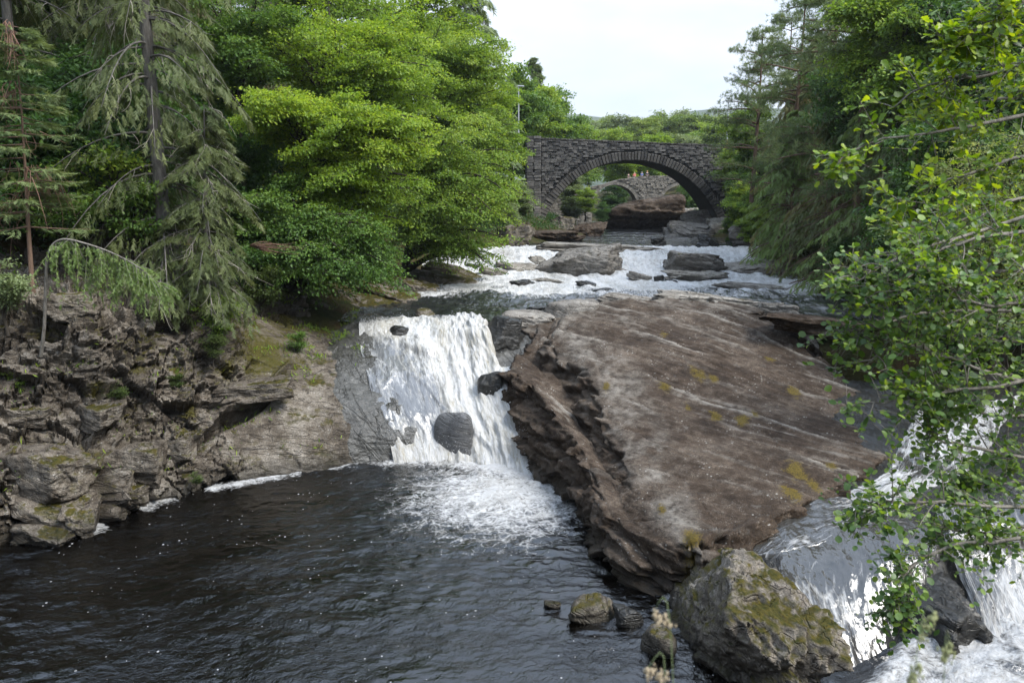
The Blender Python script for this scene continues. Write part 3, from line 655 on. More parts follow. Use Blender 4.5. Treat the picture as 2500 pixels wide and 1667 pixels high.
# steps where beds break off across the slab, and thin joints along and across them
g1 = bq[:, 1] * 0.9 + 0.5 * perlin(bq * [0.10, 0.3, 0.3] + 50); g2 = (bq[:, 0] * 0.30 + bq[:, 1] * 0.22) + 0.35 * perlin(bq * 0.25 + 90)
for g_, w__, k_ in ((g1, 0.025, 61), (g2, 0.012, 71)): d -= 0.07 * (1 - sstep(0, w__, np.abs((g_ % 1.0) - 0.5))) * sstep(0.0, 0.35, perlin(bq * 0.3 + k_))
stp = bq[:, 1] * 0.55 + 0.35 * perlin(bq * [0.12, 0.2, 0.2]) + 0.12 * perlin(bq * 0.9)
saw = (stp % 1.0); d += (1 - side_m) * (0.24 * (saw - 0.5) + 0.05 * fbm(bq * [0.6, 3.0, 3.0] + 2, 3, ridge=True))
lam = bq[:, 2] * 2.6 + 0.5 * perlin(bq * [0.3, 0.6, 0.6])
f1, f2, cid, off = worley(bq * [0.35, 1.1, 1.5] + 3, True)
d += side_m * (0.42 * (_cellr[cid] - 0.5) + 0.22 * (off * _cellv[cid]).sum(1) - 0.16 * (1 - sstep(0, 0.08, f2 - f1)))
f1, f2, cid, off = worley(bq * [1.0, 3.0, 4.0] + 13, True)
d += side_m * (0.14 * (_cellr[cid] - 0.5) + 0.07 * (off * _cellv[cid]).sum(1) + 0.08 * (np.abs(lam % 1 - 0.5) * 2 - 0.5))
G = G + N * d.reshape(430, 300)[..., None]
edge_ = (1 - side_m) * np.maximum(sstep(0.84, 0.97, saw), 0.5 * sstep(0.68, 0.85, fbm(bq * [0.14, 1.3, 1.3] + 31, 3, ridge=True))) * sstep(-0.2, 0.35, perlin(bq * [0.3, 0.5, 0.5] + 8))
sl_ = np.linalg.norm(np.diff(C2, axis=1), axis=2); cf_ = np.cumsum(sl_, 1)[:, 3] / sl_.sum(1); cu_ = np.interp(np.linspace(0, cum2[-1], 430), cum2, cf_)
vd_ = (np.linspace(0, 1, 300)[None] - cu_[:, None]).ravel(); edge_ = np.maximum(edge_, np.clip(1 - np.abs(vd_ - 0.03) / 0.09, 0, 1) * sstep(-0.35, 0.4, fbm(bq * 0.9 + 3, 4)))
edge_ = np.maximum(edge_, 0.8 * sstep(33.5, 37, fp[:, 1]) * sstep(-0.1, 0.4, fbm(bq * [0.5, 1.2, 1.2] + 7, 4)))
mos_ = np.zeros(len(fp)); lut = G.reshape(-1, 3)
for (px, py, Y, rad) in ((1621, 826, 34, .22), (1703, 928, 30, .42), (1740, 938, 29.7, .3), (1623, 956, 29, .3), (1945, 1160, 22.9, .42), (2027, 1142, 23.2, .3), (1986, 1183, 22.2, .22), (1848, 1015, 27, .3), (1812, 1028, 26.6, .25), (1746, 1017, 27, .25), (1935, 959, 29, .3), (1616, 1242, 21.1, .16), (1878, 867, 32, .3), (1690, 1325, 19.2, .3), (1930, 1215, 21.6, .4), (2060, 1020, 27.3, .3), (1680, 1000, 27.6, .15), (1480, 955, 29, .2)):
    c_ = WY(px, py, Y); dd_ = np.sqrt((lut[:, 0] - c_[0]) ** 2 + ((lut[:, 1] - c_[1]) * 0.55) ** 2); mos_ = np.maximum(mos_, 0.78 * np.clip(1.2 - dd_ / (rad * 1.25), 0, 1))
slab_me = mesh_np('rock_slab', G.reshape(-1, 3), quads=grid_quads(430, 300))
fattr(slab_me, 'edge', np.clip(edge_, 0, 1)); fattr(slab_me, 'moss', mos_)
obj('rock_slab', slab_me, M_slab, label='huge tilted brown rock slab filling the middle of the river right of the waterfall', cat='rock')
# ------------------------------------------------------------------ rocks at the right-hand channel
apr = [('z', 2230, 1000, 2.85), ('z', 2500, 960, 3.1), ('z', 2190, 1075, 2.4), ('z', 2420, 1080, 2.5), ('z', 2140, 1160, 1.95), ('z', 2330, 1170, 2.0),
       ('z', 2010, 1215, 1.62), ('z', 2150, 1260, 1.58), ('z', 1920, 1250, 1.38), ('z', 2020, 1320, 1.36), ('z', 1830, 1300, 1.15), ('z', 1900, 1350, 1.2),
       ('z', 1720, 1352, 1.0), ('z', 1790, 1350, 1.06), ('z', 1850, 1420, 1.1), ('z', 1690, 1385, 0.6), ('z', 1660, 1440, -0.3), ('z', 1700, 1450, -0.1), ('z', 1600, 1450, -0.7), ('z', 1650, 1560, -0.7),
       ('z', 2300, 1330, 1.5), ('z', 1940, 1420, 0.98), ('z', 2250, 1440, 0.98), ('z', 1990, 1560, 0.38), ('z', 2270, 1520, 0.35), ('z', 2040, 1680, -0.3), ('z', 2250, 1610, -0.25),
       ('z', 1800, 1690, -0.6), ('z', 2400, 1600, -0.6), ('z', 2330, 1380, 1.0), ('z', 2530, 1330, 1.3), ('z', 2380, 1500, 0.2), ('z', 2560, 1450, 0.4), ('z', 2300, 1240, 2.0), ('z', 2520, 1230, 2.2),
       ('p', 2900, 22, 3.0), ('p', 2900, 17, 1.0), ('p', 2700, 27, 3.6), ('p', 2300, 31, 3.2)]
ac = np.array([CP(c) for c in apr]); fz = tps(ac, 0.02)
nx, ny = 300, 300
gx = np.linspace(3.4, 19.5, nx); gy = np.linspace(13.2, 31, ny)
XX, YY = np.meshgrid(gx, gy, indexing='ij'); zz = np.clip(fz(XX, YY), -1.2, 3.9)
q = np.stack([XX.ravel(), YY.ravel(), zz.ravel()], -1)
def apron_noise(x, y):
    a = np.stack([np.ravel(x), np.ravel(y), 0 * np.ravel(x)], -1); return 0.16 * fbm(a * [1.2, 0.5, 1], 4) + 0.05 * fbm(a * [4, 1.5, 3], 3, ridge=True)
def apron_z(x, y): return np.clip(fz(x, y), -1.2, 3.9) + 0.6 * apron_noise(x, y)
v = q.copy(); v[:, 2] += apron_noise(q[:, 0], q[:, 1])
me = mesh_np('rock_apron', v, quads=grid_quads(nx, ny))
obj('rock_apron', me, M_wet, label='low wet rock apron under the side stream at the lower right', cat='rock')

def strip(name, rows, n_across, n_along, foam_fn, m, bumpy=0.05, lift=0.0, seed=0.0, cling=0.0):
    C_ = np.array([[CP(c) for c in r] for r in rows])                     # (rows, across, 3)
    G_ = resample(np.swapaxes(resample(C_, n_along, True), 0, 1), n_across, True).swapaxes(0, 1)
    s_ = np.repeat(np.linspace(0, 1, n_across)[None], n_along, 0).ravel(); t_ = np.repeat(np.linspace(0, 1, n_along)[:, None], n_across, 1).ravel()
    ctr = G_.mean(1); al = np.concatenate([[0], np.cumsum(np.linalg.norm(np.diff(ctr, axis=0), axis=1))])
    wid = np.linalg.norm(G_[:, -1] - G_[:, 0], axis=1)
    p = G_.reshape(-1, 3); fl_ = np.stack([s_ * np.repeat(wid, n_across), np.repeat(al, n_across)], -1)
    q_ = np.stack([fl_[:, 0], fl_[:, 1] * 0.5, 0 * s_ + seed], -1)
    fo_ = foam_fn(s_, t_, q_)
    if cling:      # thin water follows the rock it runs over
        k_ = cling * sstep(1.0, 0.8, t_) if cling < 1 else 1.0
        az_ = apron_z(p[:, 0], p[:, 1]) + 0.07; p[:, 2] = p[:, 2] * (1 - k_) + az_ * k_
    p[:, 2] += lift + (bumpy + 0.10 * np.clip(fo_, 0, 1)) * (fbm(q_ * 2.0, 4) + 0.4 * fbm(q_ * 6, 3))
    edge_ = np.minimum(s_, 1 - s_); p[:, 2] -= 0.12 * (1 - sstep(0, 0.08, edge_))
    me_ = mesh_np(name, p, quads=grid_quads(n_along, n_across))
    fattr(me_, 'foam', np.clip(fo_, 0, 1.15)); cattr(me_, 'flow', fl_ + seed)
    return obj(name, me_, m, kind='structure')
strip('side_stream', [[('z', 2230, 1000, 2.95), ('z', 2500, 960, 3.2)], [('z', 2190, 1075, 2.52), ('z', 2420, 1080, 2.62)], [('z', 2140, 1160, 2.07), ('z', 2330, 1170, 2.12)],
      [('z', 1985, 1205, 1.74), ('z', 2150, 1260, 1.7)], [('z', 1880, 1235, 1.5), ('z', 2020, 1320, 1.44)], [('z', 1780, 1285, 1.27), ('z', 1900, 1350, 1.26)],
      [('z', 1690, 1335, 1.1), ('z', 1790, 1352, 1.08)], [('z', 1665, 1368, 0.86), ('z', 1730, 1372, 0.88)], [('z', 1655, 1420, 0.35), ('z', 1712, 1425, 0.35)], [('z', 1645, 1460, -0.1), ('z', 1712, 1470, -0.1)]],
      90, 320, lambda s, t, q: 0.30 + 0.30 * perlin(q * 0.8) + 0.55 * np.exp(-((t - 0.26) / 0.08) ** 2) + 0.75 * sstep(0.84, 0.95, t) + 0.5 * np.exp(-((t - 0.02) / 0.12) ** 2), M_slide, 0.035, cling=0.95)
strip('slide_water', [[('z', 1890, 1300, 1.4), ('z', 2100, 1280, 1.62), ('z', 2330, 1300, 1.6)], [('z', 1890, 1360, 1.25), ('z', 2100, 1365, 1.38), ('z', 2290, 1380, 1.36)], [('z', 1900, 1430, 1.0), ('z', 2090, 1440, 1.10), ('z', 2260, 1440, 1.08)],
      [('z', 1950, 1560, 0.45), ('z', 2120, 1530, 0.62), ('z', 2280, 1520, 0.5)], [('z', 2035, 1690, -0.15), ('z', 2150, 1640, 0.0), ('z', 2290, 1600, -0.05)]],
      130, 240, lambda s, t, q: (0.17 + 0.36 * perlin(q * [0.7, 0.5, 1]) + 0.22 * np.exp(-((t - 0.45 - 0.25 * perlin(q * 0.8)) / 0.12) ** 2) * (s < 0.6) + 0.22 * t) * sstep(0.0, 0.3, t) * sstep(0, 0.2, s), M_slide, 0.045, 0.0, 7.0, cling=1.0)
strip('torrent_water', [[('z', 2280, 1225, 2.25), ('z', 2400, 1225, 2.3), ('z', 2620, 1225, 2.5)], [('z', 2300, 1290, 1.95), ('z', 2430, 1290, 2.0), ('z', 2650, 1290, 2.1)], [('z', 2335, 1380, 1.3), ('z', 2450, 1370, 1.35), ('z', 2680, 1370, 1.4)],
      [('z', 2385, 1490, 0.75), ('z', 2480, 1470, 0.8), ('z', 2720, 1460, 0.9)], [('z', 2400, 1570, 0.35), ('z', 2520, 1560, 0.4), ('z', 2760, 1560, 0.45)]],
      130, 200, lambda s, t, q: 0.42 + 0.38 * perlin(q * [0.8, 0.5, 1]) + 0.45 * t, M_slide, 0.05, 0.06, 13.0)

# ------------------------------------------------------------------ boulders
def cube_sphere(n):
    g = np.linspace(-1, 1, n); a, b = np.meshgrid(g, g, indexing='ij'); one = np.ones_like(a); V = []; Q = []
    for s_, perm in ((1, (0, 1, 2)), (-1, (1, 0, 2)), (1, (2, 0, 1)), (-1, (0, 2, 1)), (1, (1, 2, 0)), (-1, (2, 1, 0))):
        f_ = np.stack([np.tan(a * 0.7854), np.tan(b * 0.7854), one * s_], -1).reshape(-1, 3)
        Q.append(grid_quads(n, n) + len(V) * n * n); V.append(f_[:, perm])
    V = np.concatenate(V); V /= np.linalg.norm(V, axis=1)[:, None]
    Q = np.concatenate(Q)
    key = np.round(V * 1e5).astype(np.int64); _, first, inv = np.unique(key, axis=0, return_index=True, return_inverse=True)
    V = V[first]; Q = inv.ravel()[Q]
    c = V[Q].mean(1); n_ = np.cross(V[Q[:, 1]] - V[Q[:, 0]], V[Q[:, 2]] - V[Q[:, 0]]); fl = (n_ * c).sum(1) < 0
    Q[fl] = Q[fl][:, ::-1]
    return V, Q
_cs = {}
def rock_shape(seed, size, facets=14, n=26, rough=0.06, bed=0.05, roundness=0.12, flat=0.75, yaw=None, tilt=0.0):
    if n not in _cs: _cs[n] = cube_sphere(n)
    D_, Q_ = _cs[n]; r = np.random.RandomState(seed)
    pl = r.normal(size=(facets, 3)); pl /= np.linalg.norm(pl, axis=1)[:, None]; dist = r.uniform(0.62, 1.0, facets)
    pl = np.vstack([pl, [[0, 0, 1], [0, 0, -1], [1, 0, 0], [-1, 0, 0], [0, 1, 0], [0, -1, 0]]]); dist = np.concatenate([dist, [flat, 0.9], np.full(4, 0.95)])
    dots = np.maximum(D_ @ pl.T, 1e-3); rad = dist[None] / dots
    k = 1.0 / roundness
    R_ = -np.log(np.exp(-k * np.minimum(rad, 3)).sum(1)) / k
    R_ = np.clip(R_, 0.3, 1.4)
    p = D_ * R_[:, None]
    sd = r.uniform(0, 100)
    mx = np.array(size)
    w_ = p * mx
    sc_ = 1.0 / max(0.25, float(np.mean(mx)))
    d_ = rough * fbm(p * 2.2 + sd, 4) + rough * 0.5 * fbm(p * 6 + sd, 3, ridge=True)
    lam = p[:, 2] * 3.0 + 0.7 * r.normal() * p[:, 0] + 0.7 * r.normal() * p[:, 1] + 0.9 * perlin(p * 0.9 + sd) + 0.35 * perlin(p * 3 + sd)
    li_ = np.floor(lam).astype(int); step_ = _cellr[(li_ * 37 + seed * 11) & 511] + (_cellr[((li_ + 1) * 37 + seed * 11) & 511] - _cellr[(li_ * 37 + seed * 11) & 511]) * sstep(0.82, 1.0, lam - li_)
    d_ += 2.6 * bed * (step_ - 0.5) * np.clip(1.2 - np.abs(D_[:, 2]), 0, 1)
    f1_, f2_, ci_, of_ = worley(p * 1.7 + sd)
    d_ += rough * (0.9 * (_cellr[ci_] - 0.5) + 0.5 * (of_ * _cellv[ci_]).sum(1))
    p = p * (1 + d_[:, None])
    p = p * mx
    a = r.uniform(0, 6.28) if yaw is None else yaw
    ct, st_ = math.cos(tilt), math.sin(tilt)
    p = np.stack([p[:, 0] * ct + p[:, 2] * st_, p[:, 1], -p[:, 0] * st_ + p[:, 2] * ct], -1)
    c_, s_ = math.cos(a), math.sin(a)
    p = np.stack([p[:, 0] * c_ - p[:, 1] * s_, p[:, 0] * s_ + p[:, 1] * c_, p[:, 2]], -1)
    return p, Q_
def rock(name, seed, center, size, m, label=None, cat='rock', parent=None, group=None, **kw):
    p, Q_ = rock_shape(seed, size, **kw)
    me_ = mesh_np(name, p, quads=Q_)
    return obj(name, me_, m, parent=parent, label=label, cat=cat if parent is None else None, group=group, loc=center)
def rock_px(name, seed, box, z, m, label, depth=1.0, sink=0.3, Y=None, **kw):
    """box = x0, x1, top, bottom in the photograph; the foot stands at height z"""
    x0, x1, yt, yb = box; cx = (x0 + x1) / 2
    foot = WZ(cx, yb, z) if Y is None else WP(cx, Y, z)
    Yf = foot[1]; wx = (WY(x1, yb, Yf)[0] - WY(x0, yb, Yf)[0]) / 2; d_ = wx * depth
    top = WY(cx, yt, Yf + d_ * 0.8)[2]
    h_ = max(0.06, (top - z)) ; hs = h_ * (1 + sink) / 1.65
    c_ = np.array([WY(cx, yb, Yf)[0], Yf + d_ * 0.85, z + h_ - hs * 0.78])
    kw.setdefault('yaw', 0.0)
    return rock(name, seed, c_, (wx * 1.08, d_ * 1.05, hs), m, label, **kw)

rock('boulder', 11, (5.2, 17.0, 0.1), (1.5, 2.25, 1.8), M_mossy, 'large mossy brown boulder at the bottom between the pool and the side stream', cat='boulder', n=80, facets=10, rough=0.17, bed=0.05, roundness=0.045, yaw=0.25, flat=0.9)
rock('boulder', 12, (9.95, 17.5, 0.2), (1.15, 1.4, 1.2), M_wet, 'dark brown wet block hidden under the leafy branch beside the white torrent', cat='boulder', n=40, yaw=0.4, roundness=0.04, facets=7, rough=0.12)
# in the pool
rock_px('boulder', 21, (1380, 1508, 1450, 1518), 0.0, M_mossy, 'flat-topped dark boulder half under water in the pool, widest of the four', cat='boulder', depth=0.5, yaw=0.25, tilt=-0.12)
rock_px('boulder', 22, (1500, 1578, 1485, 1537), 0.0, M_wet, 'small dark peaked boulder in the pool beside the mossy one', cat='boulder', depth=0.8)
rock_px('boulder', 23, (1574, 1672, 1535, 1612), 0.0, M_mossy, 'moss-covered rounded boulder in the pool nearest the big brown boulder', cat='boulder', depth=0.8)
rock_px('boulder', 24, (1330, 1375, 1466, 1486), 0.0, M_mossy, 'smallest low dark rock just breaking the pool surface', cat='boulder', depth=0.6)
# in the fall
rock_px('boulder', 31, (1048, 1152, 1008, 1128), 0.0, M_wetgrey, 'smooth rounded grey boulder at the foot of the waterfall', cat='boulder', depth=0.75, facets=7, roundness=0.3, rough=0.03, bed=0.02, n=36, Y=29.9)
rock_px('boulder', 32, (1166, 1226, 900, 985), 2.0, M_wet, 'black wet boulder standing in the waterfall against the great slab', cat='boulder', depth=0.9, Y=31.7)
rock_px('boulder', 33, (945, 992, 792, 836), 3.9, M_wet, 'small black rock poking through the upper left of the waterfall', cat='boulder', depth=0.9, Y=34.9)
rock_px('boulder', 34, (1012, 1064, 752, 788), 4.55, M_mossy, 'mossy rock on the very lip of the waterfall', cat='boulder', depth=0.9, Y=38.0)
rock_px('rock_block', 35, (1168, 1266, 772, 886), 3.3, M_wet, 'wedge-shaped dark wet block splitting the waterfall lip beside the slab', cat='rock', depth=1.0, Y=34.7, facets=8, flat=0.75, n=44, tilt=0.15, roundness=0.04)
rock_px('rock_block', 36, (1232, 1355, 752, 815), 4.2, M_pale, 'flat pale block at the top right of the waterfall', cat='rock', depth=0.9, Y=36.4, facets=8, flat=0.55, n=40, tilt=0.12)
rock_px('rock_block', 37, (1290, 1377, 744, 776), 4.75, M_wet, 'small dark layered block lying on the flat pale one', cat='rock', depth=0.5, Y=38.6, facets=8, flat=0.6, bed=0.1)
rock_px('rock_block', 38, (1195, 1300, 800, 880), 3.2, M_wet, 'dark narrow block between the pale block and the slab', cat='rock', depth=0.8, Y=35.0, facets=9)
rock_px('rock_block', 39, (1330, 1480, 722, 800), 4.4, M_pale, 'pale jagged shelf joining the pale block to the great slab', cat='rock', depth=0.7, Y=36.9, facets=10, flat=0.6, n=40, tilt=-0.1, bed=0.08)
# ledge on the upstream side of the slab
for k, (bx, lab, m) in enumerate([((1470, 1625, 716, 760), 'grey layered ledge at the upstream end of the slab next to the blue water', M_pale), ((1600, 1870, 716, 775), 'long brown layered ledge along the upstream edge of the slab', M_grey),
        ((1850, 1960, 738, 792), 'broken grey ledge at the right upstream corner of the slab', M_grey), ((1900, 2150, 770, 880), 'brown ledge behind the leafy branch right of the slab', M_slab), ((1755, 1945, 692, 724), 'long low dark brown rock in the rapids nearest the right bank', M_grey)]):
    rock_px('rock_ledge', 50 + k, bx, 4.5, m, lab, depth=0.42, Y=[39.6, 39.2, 37.8, 33.5, 49.5][k], n=60, facets=9, flat=0.6, bed=0.12, rough=0.13, roundness=0.05, tilt=0.10)
# rapids
RP = [((1338, 1505, 608, 676), 4.9, M_pale, 'large blocky pale rock left of the small yellow cascade', 57.5, 0.75),
      ((1345, 1620, 598, 622), 5.8, M_grey, 'broad flat grey rock shelf above the cascade', 66.5, 0.5),
      ((1618, 1790, 618, 676), 4.9, M_pale, 'large rounded rock right of the small yellow cascade', 57.5, 0.8),
      ((1740, 1930, 640, 690), 4.9, M_grey, 'broad grey shelf right of the rounded rock in the rapids', 58.5, 0.8),
      ((1638, 1795, 664, 694), 4.75, M_grey, 'low smooth rock below the rounded rock in the rapids', 54.5, 0.4),
      ((1538, 1590, 668, 686), 4.75, M_grey, 'small pale tilted rock in the white water below the cascade', 55.0, 0.5),
      ((1598, 1622, 674, 690), 4.75, M_wet, 'smallest black rock in the white water below the cascade', 54.0, 0.7),
      ((1622, 1655, 683, 697), 4.75, M_wet, 'little black flat rock right of the smallest one', 53.2, 0.6),
      ((1410, 1460, 688, 707), 4.72, M_wet, 'black wedge-shaped rock in the blue water left of the middle', 51.5, 0.6),
      ((1444, 1500, 704, 722), 4.72, M_wet, 'low black rock awash nearest the grey ledge', 48.5, 0.6),
      ((1726, 1750, 702, 720), 4.72, M_wet, 'small black rock at the left tip of the long low brown rock', 49.0, 0.8),
      ((1172, 1232, 656, 684), 4.75, M_grey, 'dark layered rock at the left side of the rapids', 57.0, 0.6),
      ((1250, 1306, 684, 710), 4.72, M_wet, 'dark slanting rock awash in the left of the blue pool', 52.0, 0.6),
      ((1290, 1380, 680, 700), 4.72, M_grey, 'long slanting grey slab in the left of the rapids', 53.5, 0.4),
      ((1140, 1175, 646, 668), 4.8, M_wet, 'small dark rock by the left bank in the rapids', 59.0, 0.8),
      ((1286, 1342, 626, 646), 5.1, M_grey, 'dark rock just upstream of the left white water', 61.0, 0.6),
      ((1215, 1310, 645, 676), 4.75, M_grey, 'broad grey slab under the left white water', 58.5, 0.6),
      ((1700, 1760, 578, 604), 6.1, M_wet, 'dark rocks on the sill of the calm water below the arch', 70, 0.6),
      ((1595, 1625, 580, 598), 6.1, M_wet, 'little dark rock on the sill left of the others below the arch', 73, 0.7)]
for k, (bx, z, m, lab, Y, dp) in enumerate(RP):
    rock_px('boulder', 100 + k, bx, z - 0.15, m, lab, cat='boulder', depth=dp, Y=Y, n=40, facets=9, flat=0.75, bed=0.09, rough=0.13, roundness=0.045, tilt=0.16 * ((k % 3) - 0.7), yaw=0.5 * ((k * 7) % 5 - 2) / 2)
# below the bridges
for k, (bx, z, m, lab, Y, dp) in enumerate([
      ((1484, 1676, 487, 574), 6.2, M_slab, 'great brown rock mound under the middle pier of the old bridge', 112, 0.8),
      ((1610, 1700, 512, 560), 6.3, M_grey, 'grey rock face right of the brown mound under the arch', 118, 0.6),
      ((1640, 1770, 548, 584), 6.2, M_pale, 'pale rock shelf at the right foot of the arch', 92, 0.6),
      ((1668, 1740, 520, 562), 6.6, M_pale, 'pale boulder above the shelf at the right foot of the arch', 97, 0.8),
      ((1720, 1800, 535, 580), 6.4, M_grey, 'grey rocks below the right springing of the arch', 92, 0.8),
      ((1785, 1880, 552, 615), 6.2, M_pale, 'pale upright rocks on the right bank below the green bush', 72, 0.7),
      ((1390, 1480, 548, 590), 6.3, M_slab, 'sloping grassy brown rock at the left foot of the arch', 93, 0.9),
      ((1270, 1420, 565, 605), 6.1, M_slab, 'broad brown rock platform left of the calm water', 80, 0.8),
      ((1345, 1400, 530, 556), 6.9, M_mossy, 'mossy dark rock on the brown platform by the arch', 92, 0.8),
      ((1200, 1300, 555, 615), 6.0, M_mossy, 'mossy rock platform under the left trees near the rapids', 72, 0.8)]):
    rock_px('boulder', 140 + k, bx, z - 0.4, m, lab, cat='rock', depth=dp, Y=Y, n=44, facets=6 if k == 0 else 10, flat=0.8, bed=0.05 if k == 0 else 0.08, rough=0.06 if k == 0 else 0.12, roundness=0.16 if k == 0 else 0.05, tilt=0.14 * ((k % 3) - 1) if k else -0.1)
# mossy ledges along the left shore of the upper pool
r_ = random.Random(5)
places = ['nearest the waterfall lip', 'second from the waterfall lip', 'third from the waterfall lip', 'fourth from the waterfall lip', 'fifth from the waterfall lip', 'sixth from the waterfall lip', 'next to the last towards the rapids', 'farthest upstream by the rapids']
for k, (px, py, wpx) in enumerate([(820, 800, 170), (790, 768, 150), (880, 752, 170), (960, 735, 150), (880, 720, 180), (1000, 708, 160), (1060, 690, 170), (1110, 672, 150)]):
    Yk = [37.5, 39.5, 41, 43.5, 45, 48, 51.5, 55][k]
    rock_px('rock_ledge', 170 + k, (px - wpx / 2, px + wpx / 2, py - 26, py + 14), 4.45, M_mossy, 'dark mossy rock ledge on the left shore, ' + places[k], Y=Yk, depth=0.8, n=40, facets=9, flat=0.7, bed=0.12, rough=0.16, roundness=0.05, sink=1.2, tilt=0.22)
# loose blocks built into the cliff
for k, (px, py, wpx, hpx, Y) in enumerate([(105, 1150, 190, 110, 23.5), (120, 1245, 170, 70, 23.0), (195, 1262, 70, 70, 23.0), (130, 1300, 120, 70, 22.6), (330, 1130, 110, 90, 25.6), (300, 1190, 120, 50, 25.4), (430, 1110, 90, 90, 27.1), (170, 745, 110, 60, 26.8), (60, 1010, 110, 50, 24.9), (620, 950, 160, 40, 29.4), (240, 1010, 120, 60, 26.0)]):
    c_ = WY(px, py, Y + 0.35); u_ = Y / F * 1.03
    rock('rock_block', 200 + k, c_, (wpx * u_ * 0.58, 0.8, hpx * u_ * 0.62), M_cliff, parent=cliff, n=34, facets=4, roundness=0.02, rough=0.08, bed=0.05, flat=0.85, yaw=0.35 * ((k * 7) % 5 - 2) / 2, tilt=0.12 * ((k % 3) - 0.6))
# ------------------------------------------------------------------ bridges
def empty(name, loc, label, cat, group=None):
    o = bpy.data.objects.new(name, None); o.location = [float(c) for c in loc]; o.empty_display_size = 0.3
    col.objects.link(o); o['label'] = label; o['category'] = cat
    if group: o['group'] = group
    return o
def stone_mat(name, dark, light, pale, pale_rule, random_obj=True, joints=0.0):
    t = NT(name); g = t.n('ShaderNodeNewGeometry'); pos = g.outputs['Position']
    a = t.noise(pos, 2.5, 4, 0.65); b = t.noise(pos, 12, 4, 0.7); dark, light, pale = (tuple(0.75 * x for x in c) for c in (dark, light, pale))
    if random_obj: rnd = t.n('ShaderNodeObjectInfo').outputs['Random']
    else: rnd = t.attr('tone').outputs['Fac']
    c = t.mix(t.math('ADD', t.math('MULTIPLY', rnd, 0.7), t.math('MULTIPLY', a, 0.3)), dark, light)
    c = t.mix(0.8, c, t.ramp(b, [(0.3, 0.5), (0.7, 1.5)]), 'MULTIPLY')
    sx_ = t.n('ShaderNodeSeparateXYZ'); t.l(pos, sx_.inputs[0])
    if pale_rule:      # leached lime and cleaner stone low on the left abutment
        x0, z0 = pale_rule
        k = t.math('MULTIPLY', t.maprange(sx_.outputs['X'], x0 + 6.5, x0, 0, 1), t.maprange(sx_.outputs['Z'], z0 + 5.2, z0 + 2.0, 0, 1))
        k = t.math('MULTIPLY', k, t.ramp(a, [(0.3, 0.2), (0.6, 1.0)]))
        c = t.mix(t.math('MULTIPLY', k, 0.8), c, pale)
        mp = t.n('ShaderNodeMapping'); mp.inputs['Scale'].default_value = (2.2, 2.2, 0.16); t.l(pos, mp.inputs['Vector'])
        s_ = t.ramp(t.noise(mp.outputs['Vector'], 2.0, 3, 0.6), [(0.62, 0.0), (0.72, 0.75)])
        c = t.mix(t.math('MULTIPLY', s_, t.maprange(sx_.outputs['Z'], z0 + 6.5, z0 + 1.0, 0.1, 0.9)), c, (0.3, 0.29, 0.27))
    return t.done(t.bsdf(c, 0.9, t.bump(b, 0.7, 0.06), 0.2))
YB = 95.0
bl, br, bc = WY(1327, 540, YB), WY(1757, 546, YB), WY(1536, 391, YB)
def circle3(a, b, c):
    A_ = np.array([[2 * (b[0] - a[0]), 2 * (b[1] - a[1])], [2 * (c[0] - a[0]), 2 * (c[1] - a[1])]])
    B_ = np.array([b @ b - a @ a, c @ c - a @ a]); o_ = np.linalg.solve(A_, B_); return o_, np.linalg.norm(a - o_)
cO, cR = circle3(bl[[0, 2]], br[[0, 2]], bc[[0, 2]])
topL, topR = WY(1285, 337, YB), WY(1800, 357, YB)
xL, xR = topL[0], topR[0] + 6.0
def ztop(x): return topL[2] + (topR[2] - topL[2]) * (np.asarray(x) - topL[0]) / (topR[0] - topL[0])
M_bst = stone_mat('bridge_stone', (0.035, 0.034, 0.035), (0.185, 0.176, 0.162), (0.24, 0.215, 0.185), (bl[0] - 2, bl[2]))
M_bst2 = stone_mat('bridge_stone_small', (0.035, 0.034, 0.035), (0.185, 0.176, 0.162), (0.24, 0.215, 0.185), (bl[0] - 2, bl[2]), False)
M_mortar = stone_mat('bridge_mortar', (0.035, 0.034, 0.033), (0.06, 0.057, 0.053), (0.16, 0.15, 0.135), (bl[0] - 2, bl[2]))
M_conc = stone_mat('arch_soffit_concrete', (0.07, 0.068, 0.064), (0.10, 0.097, 0.09), (0.1, 0.1, 0.09), None)
M_vous = stone_mat('voussoir_stone', (0.04, 0.038, 0.036), (0.125, 0.117, 0.105), (0.27, 0.24, 0.205), (bl[0] - 2, bl[2]))
def bevel_box(r=None, b=0.12):
    """unit stone, centred, front face towards -y, chamfered edges"""
    f_, k = 0.5, 0.5 - b
    v_ = []; 
    for (y_, s_) in ((-0.5, k), (-0.5 + b, f_), (0.5, f_)):
        for sx__, sz_ in ((-1, -1), (1, -1), (1, 1), (-1, 1)): v_.append([sx__ * s_, y_, sz_ * s_])
    v_ = np.array(v_)
    if r is not None: v_[:8] += r.uniform(-0.05, 0.05, (8, 3))
    q_ = [[0, 1, 2, 3]]
    for a in (0, 4):
        for i in range(4): j = (i + 1) % 4; q_.append([a + i, a + 4 + i, a + 4 + j, a + j])
    return v_, np.array(q_)
